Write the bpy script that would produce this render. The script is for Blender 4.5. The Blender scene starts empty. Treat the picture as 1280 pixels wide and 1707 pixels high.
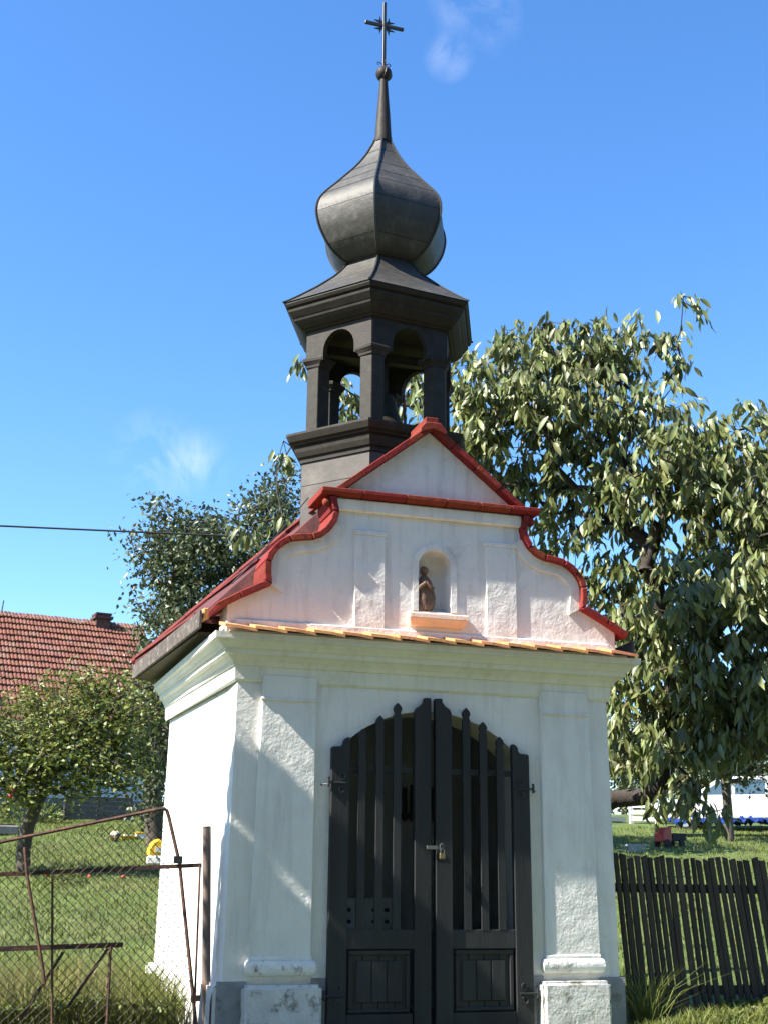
import bpy, bmesh, math, random
import numpy as np
from mathutils import Vector, Matrix
random.seed(7); rng = np.random.default_rng(11)
R = math.radians
sc = bpy.context.scene
col = sc.collection

# ------------------------------------------------------------------ camera
FPX, YAW, PITCH, ROLL = 2123.4, .3042, .2850, .0099
CAM = Vector((-2.9298, -8.2386, 1.0945))
FW = Vector((math.sin(YAW)*math.cos(PITCH), math.cos(YAW)*math.cos(PITCH), math.sin(PITCH)))
RT0 = Vector((math.cos(YAW), -math.sin(YAW), 0)); UP0 = RT0.cross(FW)
RT = RT0*math.cos(ROLL) + UP0*math.sin(ROLL); UPV = UP0*math.cos(ROLL) - RT0*math.sin(ROLL)
FH = Vector((math.sin(YAW), math.cos(YAW), 0))
cam = bpy.data.objects.new('camera', bpy.data.cameras.new('camera')); col.objects.link(cam)
cam.matrix_world = Matrix(((RT.x, UPV.x, -FW.x, CAM.x), (RT.y, UPV.y, -FW.y, CAM.y), (RT.z, UPV.z, -FW.z, CAM.z), (0, 0, 0, 1)))
cam.data.sensor_fit = 'VERTICAL'; cam.data.sensor_height = 36; cam.data.sensor_width = 36
cam.data.lens = FPX/1707*36; cam.data.clip_start = .1; cam.data.clip_end = 3000
sc.camera = cam

# ------------------------------------------------------------------ light
TOSUN = Vector((-1, -.128, .97)).normalized()
EL = math.asin(TOSUN.z); AZ = math.atan2(TOSUN.x, TOSUN.y)
sl = bpy.data.lights.new('sun', 'SUN'); sl.energy = 5.0; sl.angle = R(.53); sl.color = (1, .945, .84)
sun = bpy.data.objects.new('sun', sl); col.objects.link(sun); sun.location = (-20, -5, 30)
sun.rotation_euler = TOSUN.to_track_quat('Z', 'Y').to_euler()
w = bpy.data.worlds.new('World'); sc.world = w; w.use_nodes = True
nt = w.node_tree; nt.nodes.clear()
def N(t, **k):
    n = nt.nodes.new(t)
    for a, v in k.items(): setattr(n, a, v)
    return n
sky = N('ShaderNodeTexSky', sky_type='NISHITA', sun_disc=False)
sky.sun_elevation = EL; sky.sun_rotation = AZ % (2*math.pi); sky.altitude = 300; sky.air_density = 1.0; sky.dust_density = .25; sky.ozone_density = 3.2
bg = N('ShaderNodeBackground'); bg.inputs[1].default_value = .108
out = N('ShaderNodeOutputWorld')
tc = N('ShaderNodeTexCoord')
nz = N('ShaderNodeTexNoise'); nz.inputs['Scale'].default_value = 17; nz.inputs['Detail'].default_value = 9; nz.inputs['Roughness'].default_value = .62; nz.inputs['Distortion'].default_value = .6
nt.links.new(tc.outputs['Generated'], nz.inputs['Vector'])
def pixdir(px, py): return (FW + RT*((px-640)/FPX) - UPV*((py-853.5)/FPX)).normalized()
def wm(op, a, b=None, c=None):
    n = N('ShaderNodeMath', operation=op)
    for i, v in enumerate((a, b, c)):
        if v is None: continue
        if isinstance(v, (int, float)): n.inputs[i].default_value = v
        else: nt.links.new(v, n.inputs[i])
    return n.outputs[0]
tot = None
for (px, py, rad, amt) in ((790, -10, 85, .22), (748, 95, 42, .24), (835, 45, 50, .10), (330, 768, 62, .28), (262, 764, 90, .20), (-300, 300, 260, .35), (1700, 150, 300, .35)):
    d = pixdir(px, py)
    vd = N('ShaderNodeVectorMath', operation='DISTANCE'); nt.links.new(tc.outputs['Generated'], vd.inputs[0]); vd.inputs[1].default_value = d
    f = wm('SUBTRACT', 1, wm('DIVIDE', vd.outputs['Value'], rad/FPX)); f.node.use_clamp = True
    f = wm('MULTIPLY', f, amt)
    tot = f if tot is None else wm('ADD', tot, f)
cl = wm('MULTIPLY', wm('MULTIPLY', tot, 1.25), wm('MULTIPLY', wm('SUBTRACT', nz.outputs['Fac'], .44), 4.2)); cl.node.use_clamp = True
hs = N('ShaderNodeHueSaturation'); hs.inputs['Hue'].default_value = .504; hs.inputs['Saturation'].default_value = 1.22; hs.inputs['Value'].default_value = 1.0
nt.links.new(sky.outputs[0], hs.inputs['Color'])
mx = N('ShaderNodeMix', data_type='RGBA'); nt.links.new(cl, mx.inputs[0]); nt.links.new(hs.outputs[0], mx.inputs[6]); mx.inputs[7].default_value = (4.2, 4.4, 4.9, 1)
nt.links.new(mx.outputs[2], bg.inputs[0]); nt.links.new(bg.outputs[0], out.inputs[0])
sc.view_settings.view_transform = 'Standard'; sc.view_settings.look = 'None'; sc.view_settings.exposure = 1.62; sc.view_settings.gamma = 1
sc.view_settings.use_curve_mapping = False

# ------------------------------------------------------------------ helpers
def smooth(a, b, x):
    t = np.clip((x-a)/(b-a), 0, 1); return t*t*(3-2*t)
def hgt(x, y):
    s = (x-CAM.x)*FH.x + (y-CAM.y)*FH.y
    h = .15 - .62*(1-smooth(1.5, 8.6, s))
    h = h + .105*np.maximum(0, np.minimum(s, 44)-12.2) + .035*np.maximum(0, np.minimum(s, 150)-44)
    h = h + .03*np.sin(x*1.3+y*.6)*smooth(12, 16, s) + .14*smooth(1.25,1.7,x)*(1-smooth(5,8,x))*np.exp(-((y+.55)/.33)**2)
    return h
def H(x, y): return float(hgt(np.float64(x), np.float64(y)))
def at(px, py, d):
    v = FW + RT*((px-640)/FPX) - UPV*((py-853.5)/FPX)
    return CAM + v*(d/(v.x*FH.x+v.y*FH.y))
def gnd(px, py):
    d = 6.
    while d < 200:
        q = at(px, py, d)
        if q.z < H(q.x, q.y): return q
        d += .03
    return at(px, py, 40)

class MB:
    def __init__(s): s.v = []; s.f = []
    def add(s, vs, fs):
        n = len(s.v); s.v += [tuple(v) for v in vs]; s.f += [tuple(i+n for i in f) for f in fs]; return s
    def box(s, x0, x1, y0, y1, z0, z1):
        return s.add([(x0,y0,z0),(x1,y0,z0),(x1,y1,z0),(x0,y1,z0),(x0,y0,z1),(x1,y0,z1),(x1,y1,z1),(x0,y1,z1)],
                     [(0,3,2,1),(4,5,6,7),(0,1,5,4),(1,2,6,5),(2,3,7,6),(3,0,4,7)])
    def prism(s, o, y0, y1):        # outline in x,z (ccw seen from -y) extruded along y
        n = len(o)
        s.add([(x,y0,z) for x,z in o]+[(x,y1,z) for x,z in o], [tuple(range(n)), tuple(range(2*n-1,n-1,-1))]+[(i,i+n,(i+1)%n+n,(i+1)%n) for i in range(n)]); return s
    def prismz(s, o, z0, z1):       # outline in x,y (ccw from above) extruded along z
        n = len(o)
        s.add([(x,y,z0) for x,y in o]+[(x,y,z1) for x,y in o], [tuple(range(n-1,-1,-1)), tuple(range(n,2*n))]+[(i,(i+1)%n,(i+1)%n+n,i+n) for i in range(n)]); return s
    def loft(s, rings, closed=True, caps=True):
        n = len(rings[0]); fs = []
        for k in range(len(rings)-1):
            for i in range(n if closed else n-1):
                j = (i+1) % n; fs.append((k*n+i, k*n+j, (k+1)*n+j, (k+1)*n+i))
        if caps: fs += [tuple(range(n-1,-1,-1)), tuple(range((len(rings)-1)*n, len(rings)*n))]
        return s.add([p for r in rings for p in r], fs)
    def tube(s, pts, r, n=6, caps=True):
        pts = [Vector(p) for p in pts]; rs = r if isinstance(r, (list, tuple)) else [r]*len(pts)
        rings = []; prev = None
        for i, p in enumerate(pts):
            t = (pts[min(i+1, len(pts)-1)]-pts[max(i-1, 0)])
            t = t.normalized() if t.length > 1e-9 else Vector((0,0,1))
            a = t.cross(Vector((0,0,1)) if abs(t.z) < .9 else Vector((1,0,0))) if prev is None else prev - t*prev.dot(t)
            a.normalize(); prev = a; b = t.cross(a)
            rings.append([tuple(p+(a*math.cos(2*math.pi*k/n)+b*math.sin(2*math.pi*k/n))*rs[i]) for k in range(n)])
        return s.loft(rings, True, caps)
    def bar(s, p0, p1, wx, wy, up=(0,0,1)):   # rectangular bar
        p0, p1 = Vector(p0), Vector(p1); t = (p1-p0).normalized(); a = t.cross(Vector(up))
        if a.length < 1e-4: a = t.cross(Vector((0,1,0)))
        a.normalize(); b = a.cross(t)
        return s.loft([[tuple(p+a*i*wx/2+b*j*wy/2) for i,j in ((-1,-1),(1,-1),(1,1),(-1,1))] for p in (p0,p1)])
    def sphere(s, c, r, nu=10, nv=7, sz=1.):
        rings = []
        for k in range(1, nv):
            t = math.pi*k/nv; rings.append([(c[0]+r*math.sin(t)*math.cos(2*math.pi*i/nu), c[1]+r*math.sin(t)*math.sin(2*math.pi*i/nu), c[2]-r*sz*math.cos(t)) for i in range(nu)])
        return s.loft(rings)
    def hexl(s, prof, caps=True, c=None):       # hexagonal lathe (turret plan)
        return s.loft([hexring(r, z) for r, z in prof], True, caps)
    def mesh(s, name, bevel=0, smooth_=False, segs=1):
        me = bpy.data.meshes.new(name); me.from_pydata(s.v, [], s.f); me.update()
        bm = bmesh.new(); bm.from_mesh(me)
        bmesh.ops.recalc_face_normals(bm, faces=bm.faces)
        if bevel:
            bmesh.ops.remove_doubles(bm, verts=bm.verts, dist=1e-5)
            es = [e for e in bm.edges if len(e.link_faces) == 2 and e.calc_face_angle(0) > .5]
            bmesh.ops.bevel(bm, geom=es, offset=bevel, segments=segs, affect='EDGES', clamp_overlap=True)
        bm.to_mesh(me); bm.free()
        if smooth_:
            me.shade_smooth()
            try: me.set_sharp_from_angle(angle=R(38))
            except Exception: pass
        return me
TX, TY, TROT, TK = 0., 1.23, .143, .931
def hexpt(r, deg, z):
    t = R(deg); x, y = r*math.cos(t), TK*r*math.sin(t); c, s = math.cos(TROT), math.sin(TROT)
    return (TX+c*x-s*y, TY+s*x+c*y, z)
def hexring(r, z): return [hexpt(r, 60*k, z) for k in range(6)]

def put(name, me, mat=None, parent=None, loc=None):
    o = bpy.data.objects.new(name, me); col.objects.link(o)
    if mat and not me.materials: me.materials.append(mat)
    if parent is not None:
        o.parent = parent
        b = Vector((0,0,0)) if parent.get('_part') else parent.location
        if parent.type == 'MESH': o['_part'] = 1; b = parent.location if not parent.get('_part') else Vector((0,0,0))
        else: o['_part'] = 1
        o.location = (Vector(loc) if loc else Vector((0,0,0))) - b
    elif loc: o.location = loc
    return o
def build(mb, name, mat, parent=None, bevel=0, sm=False, segs=1): return put(name, mb.mesh(name, bevel, sm, segs), mat, parent)
def tag(o, label, cat, group=None, kind=None):
    if label: o['label'] = label
    if cat: o['category'] = cat
    if group: o['group'] = group
    if kind: o['kind'] = kind
    return o
def thing(name, label, cat, loc=(0,0,0), group=None):
    o = bpy.data.objects.new(name, None); col.objects.link(o); o.location = loc; o.empty_display_size = .2
    return tag(o, label, cat, group)
def fast_mesh(name, V, F):     # V (n,3); F (m,k) uniform faces
    me = bpy.data.meshes.new(name); V = np.asarray(V, np.float32); F = np.asarray(F, np.int32); m, k = F.shape
    me.vertices.add(len(V)); me.vertices.foreach_set('co', V.ravel())
    me.loops.add(m*k); me.loops.foreach_set('vertex_index', F.ravel())
    me.polygons.add(m); me.polygons.foreach_set('loop_start', np.arange(0, m*k, k, dtype=np.int32))
    me.update(calc_edges=True); me.validate(); return me

# ------------------------------------------------------------------ materials
MATS = {}
def mat(name, c, rough=.7, var=.15, scale=8, bump=0, bscale=40, c2=None, metal=0, spec=.35, coords='Object', isl=0, detail=4, stain=None, thr=(.45, .62), sscale=3, bump2=0, bscale2=6, trans=0, stretch=None, streak=None):
    m = bpy.data.materials.new(name); m.use_nodes = True; t = m.node_tree; b = t.nodes['Principled BSDF']; L = t.links
    def n(ty, **k):
        q = t.nodes.new(ty)
        for a, v in k.items(): setattr(q, a, v)
        return q
    gm = n('ShaderNodeNewGeometry'); src = gm.outputs['Position']
    if stretch:
        mp = n('ShaderNodeMapping'); mp.inputs['Scale'].default_value = stretch; L.new(src, mp.inputs[0]); src = mp.outputs[0]
    def noise(s, d=detail, r=.6):
        q = n('ShaderNodeTexNoise'); q.inputs['Scale'].default_value = s; q.inputs['Detail'].default_value = d; q.inputs['Roughness'].default_value = r; L.new(src, q.inputs['Vector']); return q.outputs['Fac']
    def mixc(f, a, bb):
        q = n('ShaderNodeMix', data_type='RGBA')
        L.new(f, q.inputs[0])
        for i, v in ((6, a), (7, bb)):
            if isinstance(v, tuple): q.inputs[i].default_value = (*v, 1)
            else: L.new(v, q.inputs[i])
        return q.outputs[2]
    def ramp(f, lo, hi):
        q = n('ShaderNodeMapRange'); q.inputs[1].default_value = lo; q.inputs[2].default_value = hi; L.new(f, q.inputs[0]); return q.outputs[0]
    lo = tuple(max(0, x*(1-var)) for x in c); hi = c2 or tuple(min(1, x*(1+var)) for x in c)
    cc = mixc(ramp(noise(scale), .32, .68), lo, hi)
    if streak:
        mp2 = n('ShaderNodeMapping'); mp2.inputs['Scale'].default_value = (9, 9, .9); L.new(gm.outputs['Position'], mp2.inputs[0])
        q2 = n('ShaderNodeTexNoise'); q2.inputs['Scale'].default_value = 1.6; q2.inputs['Detail'].default_value = 6; q2.inputs['Roughness'].default_value = .65; L.new(mp2.outputs[0], q2.inputs['Vector'])
        cc = mixc(ramp(q2.outputs['Fac'], .5, .78), cc, streak)
    if stain: cc = mixc(ramp(noise(sscale, 6, .7), *thr), cc, stain)
    if isl:
        oi = n('ShaderNodeObjectInfo')
        ad = n('ShaderNodeMath', operation='ADD'); L.new(gm.outputs['Random Per Island'], ad.inputs[0]); L.new(oi.outputs['Random'], ad.inputs[1])
        fr = n('ShaderNodeMath', operation='FRACT'); L.new(ad.outputs[0], fr.inputs[0])
        hv = n('ShaderNodeHueSaturation')
        mr = n('ShaderNodeMapRange'); mr.inputs[3].default_value = 1-isl; mr.inputs[4].default_value = 1+isl; L.new(fr.outputs[0], mr.inputs[0]); L.new(mr.outputs[0], hv.inputs['Value'])
        m2 = n('ShaderNodeMath', operation='MULTIPLY'); L.new(fr.outputs[0], m2.inputs[0]); m2.inputs[1].default_value = 7.31
        f2 = n('ShaderNodeMath', operation='FRACT'); L.new(m2.outputs[0], f2.inputs[0])
        mh = n('ShaderNodeMapRange'); mh.inputs[3].default_value = .5-.03*min(1, isl*3); mh.inputs[4].default_value = .5+.02*min(1, isl*3); L.new(f2.outputs[0], mh.inputs[0]); L.new(mh.outputs[0], hv.inputs['Hue'])
        L.new(cc, hv.inputs['Color']); cc = hv.outputs[0]
    L.new(cc, b.inputs['Base Color'])
    b.inputs['Roughness'].default_value = rough; b.inputs['Metallic'].default_value = metal
    b.inputs['Specular IOR Level'].default_value = spec
    h = None
    if bump:
        bp = n('ShaderNodeBump'); bp.inputs['Strength'].default_value = 1; bp.inputs['Distance'].default_value = bump; L.new(noise(bscale, 5, .65), bp.inputs['Height']); h = bp
        if bump2:
            b2 = n('ShaderNodeBump'); b2.inputs['Strength'].default_value = 1; b2.inputs['Distance'].default_value = bump2; L.new(noise(bscale2, 3, .5), b2.inputs['Height']); L.new(bp.outputs[0], b2.inputs['Normal']); h = b2
        L.new(h.outputs[0], b.inputs['Normal'])
    if trans:
        tr = n('ShaderNodeBsdfTranslucent'); ms = n('ShaderNodeMixShader'); ms.inputs[0].default_value = trans
        tcol = n('ShaderNodeHueSaturation'); tcol.inputs['Value'].default_value = 1.5; tcol.inputs['Hue'].default_value = .485; L.new(cc, tcol.inputs['Color']); L.new(tcol.outputs[0], tr.inputs[0])
        L.new(b.outputs[0], ms.inputs[1]); L.new(tr.outputs[0], ms.inputs[2]); L.new(ms.outputs[0], t.nodes['Material Output'].inputs[0])
    MATS[name] = m; return m
plaster = mat('white_plaster', (.755,.735,.695), .85, .05, 2.2, .004, 55, bump2=.012, bscale2=9, spec=.2, stain=(.56,.55,.52), thr=(.57,.78), sscale=2.3, streak=(.60,.59,.55))
gplaster = mat('gable_plaster', (.755,.735,.70), .85, .05, 2.0, .004, 50, bump2=.011, bscale2=9, spec=.2, stain=(.50,.47,.44), thr=(.55,.76), sscale=2.6, streak=(.56,.53,.50))
cplaster = mat('cornice_plaster', (.74,.725,.65), .85, .05, 3, .003, 60, bump2=.006, bscale2=10, spec=.2, stain=(.56,.51,.40), thr=(.58,.80), sscale=4, streak=(.62,.60,.52))
pedst = mat('pedestal_render', (.62,.61,.58), .9, .12, 6, .008, 45, bump2=.012, bscale2=12, spec=.2, stain=(.16,.15,.12), thr=(.53,.66), sscale=9)
basepl = mat('base_plaster', (.76,.75,.72), .9, .08, 6, .006, 45, bump2=.01, bscale2=12, spec=.2, stain=(.25,.23,.19), thr=(.54,.68), sscale=12)
greyband = mat('grey_plinth', (.27,.275,.28), .9, .15, 8, .005, 60, stain=(.14,.13,.11), thr=(.55,.7), sscale=9)
red = mat('red_paint', (.215,.038,.026), .85, .25, 9, .006, 30, spec=.12, stain=(.13,.026,.022), thr=(.46,.66), sscale=9, isl=.12)
redside = mat('red_roof', (.15,.024,.022), .85, .25, 6, .003, 30, stain=(.12,.02,.02), thr=(.5,.65), sscale=4)
orange = mat('terracotta_ledge', (.60,.27,.11), .8, .2, 9, .004, 60, isl=.18)
bounce_peach = mat('sill_bounce_tint', (.66,.50,.40), .85, .1, 8, .004, 60)  # peach tint paints in orange bounce light from the sunlit ledge tiles
metal = mat('dark_sheet', (.044,.041,.035), .56, .25, 5, .006, 9, spec=.4, bump2=.012, bscale2=3.5, stain=(.10,.095,.082), thr=(.56,.78), sscale=7, isl=.14, streak=(.075,.07,.06))
metal2 = mat('dark_boards', (.031,.027,.022), .6, .22, 12, .002, 40, spec=.18, stain=(.06,.056,.05), thr=(.58,.78), sscale=9, isl=.08)
seam = mat('seam_metal', (.03,.03,.028), .45, .1, 10)
clad = mat('turret_cladding', (.085,.077,.068), .6, .15, 3, .002, 20, spec=.25, bump2=.012, bscale2=3, stain=(.14,.125,.11), thr=(.52,.75), sscale=4, isl=.12)
iron = mat('black_iron', (.022,.022,.024), .45, .2, 20, spec=.5)
door_m = mat('door_paint', (.024,.0245,.0255), .55, .25, 6, .0025, 60, spec=.3, stretch=(1,1,.12), isl=.10)
steel = mat('lock_steel', (.20,.19,.17), .35, .1, 20, metal=.9)
brass = mat('lock_brass', (.24,.19,.10), .35, .1, 20, metal=.9)
rust = mat('rusty_steel', (.13,.062,.042), .8, .35, 14, .003, 90, stain=(.05,.035,.032), thr=(.45,.6), sscale=18)
postm = mat('grey_post', (.17,.13,.115), .65, .2, 9, .002, 60, stain=(.20,.085,.05), thr=(.52,.66), sscale=5)
wire = mat('rusty_wire', (.045,.035,.028), .7, .2, 20)
oldwood = mat('weathered_picket', (.058,.047,.036), .9, .3, 10, .003, 60, stretch=(1,1,.1), isl=.25)
eavewood = mat('rotten_board', (.085,.070,.060), .9, .3, 14, .006, 40, stain=(.26,.22,.18), thr=(.55,.68), sscale=20)
oldroof = mat('old_roof_sheet', (.075,.022,.020), .8, .3, 7, .004, 30, stain=(.13,.03,.028), thr=(.5,.65), sscale=5)
soffit = mat('soffit_board', (.09,.075,.055), .85, .2, 8)
wood_st = mat('carved_wood', (.13,.085,.055), .6, .3, 20, .004, 60, stain=(.20,.09,.06), thr=(.5,.65), sscale=16)
bark = mat('bark', (.085,.068,.052), .95, .3, 9, .015, 22, stretch=(1,1,.35), stain=(.16,.15,.12), thr=(.55,.7), sscale=8)
bark2 = mat('cherry_bark', (.040,.031,.026), .9, .3, 12, .01, 22, stain=(.08,.066,.056), thr=(.55,.7), sscale=8)
cherry_l = mat('cherry_leaf', (.132,.158,.052), .45, .25, 3, isl=.45, spec=.5, trans=.18)
plum_l = mat('plum_leaf', (.072,.096,.042), .42, .25, 3, isl=.35, spec=.5, trans=.15)
apple_l = mat('apple_leaf', (.150,.180,.045), .45, .25, 3, isl=.4, spec=.45, trans=.2)
far_l = mat('far_leaf', (.10,.12,.055), .6, .25, 3, isl=.35, trans=.2)
thuja_l = mat('thuja_leaf', (.04,.07,.025), .6, .25, 3, isl=.3)
grassm = mat('grass_blade', (.125,.165,.032), .6, .3, 1.2, c2=(.155,.175,.045), isl=.35, spec=.3, trans=.25)
weedm = mat('weed_leaf', (.115,.150,.038), .55, .3, 3, isl=.4, spec=.35, trans=.22)
drygrass = mat('dry_stalk', (.24,.20,.10), .7, .2, 3, isl=.3)
lawn = mat('lawn_ground', (.075,.112,.020), .95, .35, 1.1, .03, 30, stain=(.115,.125,.035), thr=(.48,.68), sscale=.8, bump2=.05, bscale2=5)
tilem = mat('clay_tile', (.155,.060,.038), .85, .3, 5, .004, 30, stain=(.19,.12,.09), thr=(.52,.70), sscale=1.6, isl=.11)
ridgem = mat('ridge_clay', (.20,.13,.095), .85, .25, 5, isl=.2)
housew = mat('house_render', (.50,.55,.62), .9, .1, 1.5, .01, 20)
houseb = mat('house_plinth', (.16,.155,.145), .9, .2, 4, .02, 12)
brick = mat('chimney_brick', (.08,.04,.032), .85, .3, 12, .01, 30)
white = mat('white_paint', (.62,.62,.60), .55, .06, 4)
carw = mat('car_white', (.52,.52,.52), .3, .03, 2, spec=.5)
glass = mat('dark_glass', (.05,.085,.11), .08, .1, 2, spec=.8)
redl = mat('tail_lamp', (.45,.02,.02), .25, .05, 5, spec=.6)
rubber = mat('rubber', (.02,.02,.02), .8, .1, 10)
blue = mat('blue_tarp', (.013,.034,.19), .4, .25, 3, .02, 12, spec=.5)
yellow = mat('yellow_plastic', (.70,.42,.02), .4, .08, 5)
redp = mat('red_plastic', (.30,.022,.02), .4, .1, 5)
greyp = mat('grey_plastic', (.20,.24,.24), .5, .1, 5)
cream = mat('cream_ball', (.60,.52,.36), .5, .1, 8, stain=(.12,.06,.03), thr=(.5,.55), sscale=5)
applem = mat('apple_skin', (.55,.05,.03), .35, .2, 20)
inwall = mat('inside_wall', (.42,.45,.47), .9, .08, 2, .004, 20)
infloor = mat('inside_floor', (.16,.14,.12), .8, .2, 4)
lace = mat('lace_cloth', (.75,.75,.74), .9, .04, 8)
bronze = mat('bell_bronze', (.05,.045,.03), .5, .2, 8, metal=.6)
bladef = mat('frame_wood', (.09,.06,.035), .6, .2, 10)

# ------------------------------------------------------------------ ground
xs = np.concatenate([np.linspace(-400, -40, 10), np.linspace(-34, -1, 36), np.linspace(-.8, 6, 48), np.linspace(7, 60, 56), np.linspace(70, 400, 10)])
ys = np.concatenate([np.linspace(-300, -16, 8), np.linspace(-12, -2, 14), np.linspace(-1.8, 1.6, 36), np.linspace(2, 60, 80), np.linspace(66, 600, 16)])
X, Y = np.meshgrid(xs, ys, indexing='ij'); Z = hgt(X, Y)
V = np.stack([X.ravel(), Y.ravel(), Z.ravel()], 1); ny = len(ys)
I, J = np.meshgrid(np.arange(len(xs)-1), np.arange(ny-1), indexing='ij'); a = (I*ny+J).ravel()
me = fast_mesh('ground', V, np.stack([a, a+ny, a+ny+1, a+1], 1)); me.materials.append(lawn); me.shade_smooth()
tag(put('ground', me), None, None, kind='structure')

xs = np.linspace(-70, 70, 60); ys = np.concatenate([np.linspace(-11, -3.2, 14), [-3.0]])
X, Y = np.meshgrid(xs, ys, indexing='ij'); Z = hgt(X, Y)+.012; V = np.stack([X.ravel(), Y.ravel()+.25*np.sin(X.ravel()*.9)*(Y.ravel()>-3.1), Z.ravel()], 1); ny = len(ys)
I, J = np.meshgrid(np.arange(len(xs)-1), np.arange(ny-1), indexing='ij'); a = (I*ny+J).ravel()
me = fast_mesh('road', V, np.stack([a, a+ny, a+ny+1, a+1], 1)); me.materials.append(mat('road_gravel', (.13,.12,.105), .95, .2, 5, .01, 60)); me.shade_smooth()
tag(put('road', me), None, None, kind='structure')

# ------------------------------------------------------------------ chapel
chapel = thing('chapel', 'small white wayside chapel with scrolled gable, red coping and black onion turret', 'chapel', (0, 0, .1))
SP = .052
def wl(y): return 1.345+SP*y
YB = 2.3
c0 = .883; zc = 2.235-c0
arch = [(c0*math.sin(t), zc+c0*math.cos(t)) for t in np.linspace(math.asin(.66/c0), -math.asin(.66/c0), 17)]   # right to left
mb = MB()
# front wall with arched doorway (battered corners)
ol = [(-1.362,-.3),(-.66,-.3)] + [(x,z) for x,z in reversed(arch)] + [(.66,-.3),(1.362,-.3),(1.335,2.40),(1.335,2.66),(-1.335,2.66),(-1.335,2.40)]
mb.prism(ol, 0, .34)
for s in (-1, 1):
    pl = [(s*1.362,.34),(s*(1.362+SP*(YB-.34)),YB),(s*(1.362+SP*(YB-.34)-.3),YB),(s*1.06,.34)]
    tp = [(s*1.335,.34),(s*(1.335+SP*(YB-.34)),YB),(s*(1.335+SP*(YB-.34)-.3),YB),(s*1.06,.34)]
    mb.loft([[(x,y,-.3) for x,y in pl],[(x,y,2.40) for x,y in tp],[(x,y,2.66) for x,y in tp]])
mb.box(-1.20, 1.20, YB-.3, YB-.004, -.3, 2.66)
build(mb, 'wall', plaster, chapel)
build(MB().box(-1.06, 1.06, .345, YB-.305, -.2, .16), 'floor', infloor, chapel)
mb = MB().box(-1.06, 1.06, YB-.33, YB-.303, .16, 2.6).box(-1.056, -1.04, .35, YB-.335, .16, 2.6).box(1.04, 1.056, .35, YB-.335, .16, 2.6).box(-1.04, 1.04, .35, YB-.335, 2.61, 2.64)
build(mb, 'inner_lining', inwall, chapel)
# plinth
for s in (-1, 1):
    build(MB().loft([[(s*x,y,z) for x,y in ((1.40,.02),(1.40+SP*YB,YB+.03),(1.2,YB+.03),(1.2,.02))] for z in (-.3,.50)]), 'side_plinth', plaster, chapel, .02, segs=2)
for a, b, c, d in ((-1.385,-1.205,-.018,.515),(1.205,1.385,-.018,.515),(-.79,-.665,-.014,.53),(.665,.79,-.014,.53)):
    build(MB().box(a,b,c,.025,-.3,d), 'grey_plinth_band', greyband, chapel)
# pilasters
for s in (-1, 1):
    p = build(MB().prism([(s*x,z) for x,z in ((.803,.62),(1.205,.62),(1.172,2.42),(.808,2.42))][::s], -.034, .004), 'pilaster', plaster, chapel, .006)
    build(MB().prism([(s*x,z) for x,z in ((.798,2.252),(1.182,2.252),(1.182,2.268),(.798,2.268))][::s], -.046, -.02), 'neck_moulding', plaster, p, .004)
    rings = []
    for k in range(7):
        t = math.pi*k/6; d = .04+.02*math.sin(t); z = .592-.046*math.cos(t)
        rings.append([(s*(.79-(d-.045)),-d,z),(s*(1.212+(d-.045)),-d,z),(s*(1.212+(d-.045)),.002,z),(s*(.79-(d-.045)),.002,z)])
    build(MB().loft(rings), 'torus_base', basepl, p, sm=True)
    build(MB().box(min(s*.80,s*1.205),max(s*.80,s*1.205),-.044,.003,.635,.66), 'base_fillet', basepl, p, .006)
    m2 = MB(); rg = random.Random(3+s)
    m2.box(min(s*.745,s*1.238),max(s*.745,s*1.238),-.115,.004,-.3,.497)
    q = build(m2, 'pedestal', pedst, p, .022, True, 3)
# cornice
prof = [(.004,2.37),(.018,2.385),(.022,2.47),(.035,2.475),(.045,2.50),(.075,2.528),(.105,2.54),(.108,2.57),(.122,2.572),(.135,2.59),(.165,2.615),(.185,2.622),(.187,2.664),(.0,2.664)]
rows = []
for d, z in prof:
    rows.append([(-(wl(YB)+d*.62), YB+.02, z), (-(1.34+d), -d, z), (1.34+d, -d, z), (wl(YB)+d*.62, YB+.02, z)])
build(MB().loft(rows, False, False), 'cornice', cplaster, chapel)
# ledge tiles
nT = 15; x0, x1 = -1.47, 1.47; wT = (x1-x0)/nT
for i in range(nT):
    a = x0+i*wT-.006; b = a+wT+.016; l0, l1 = .004, -.010; j = random.uniform(-.004,.004)
    m2 = MB(); ring = []
    for (yy, zz) in ((-.238+j, 2.674), (-.238+j, 2.694), (.0, 2.752), (.0, 2.732)):
        ring.append([(a,yy,zz+l0+.004),(a+wT*.5,yy,zz+.003),(b,yy,zz+l1)])
    m2.loft([list(r) for r in ring]+[list(ring[0])], False, False)
    m2.add([r[0] for r in ring],[(0,1,2,3)]); m2.add([r[2] for r in ring],[(3,2,1,0)])
    build(m2, 'ledge_tile', orange, chapel)
build(MB().box(-1.43,1.43,-.165,-.002,2.662,2.682), 'ledge_mortar', gplaster, chapel)
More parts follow.
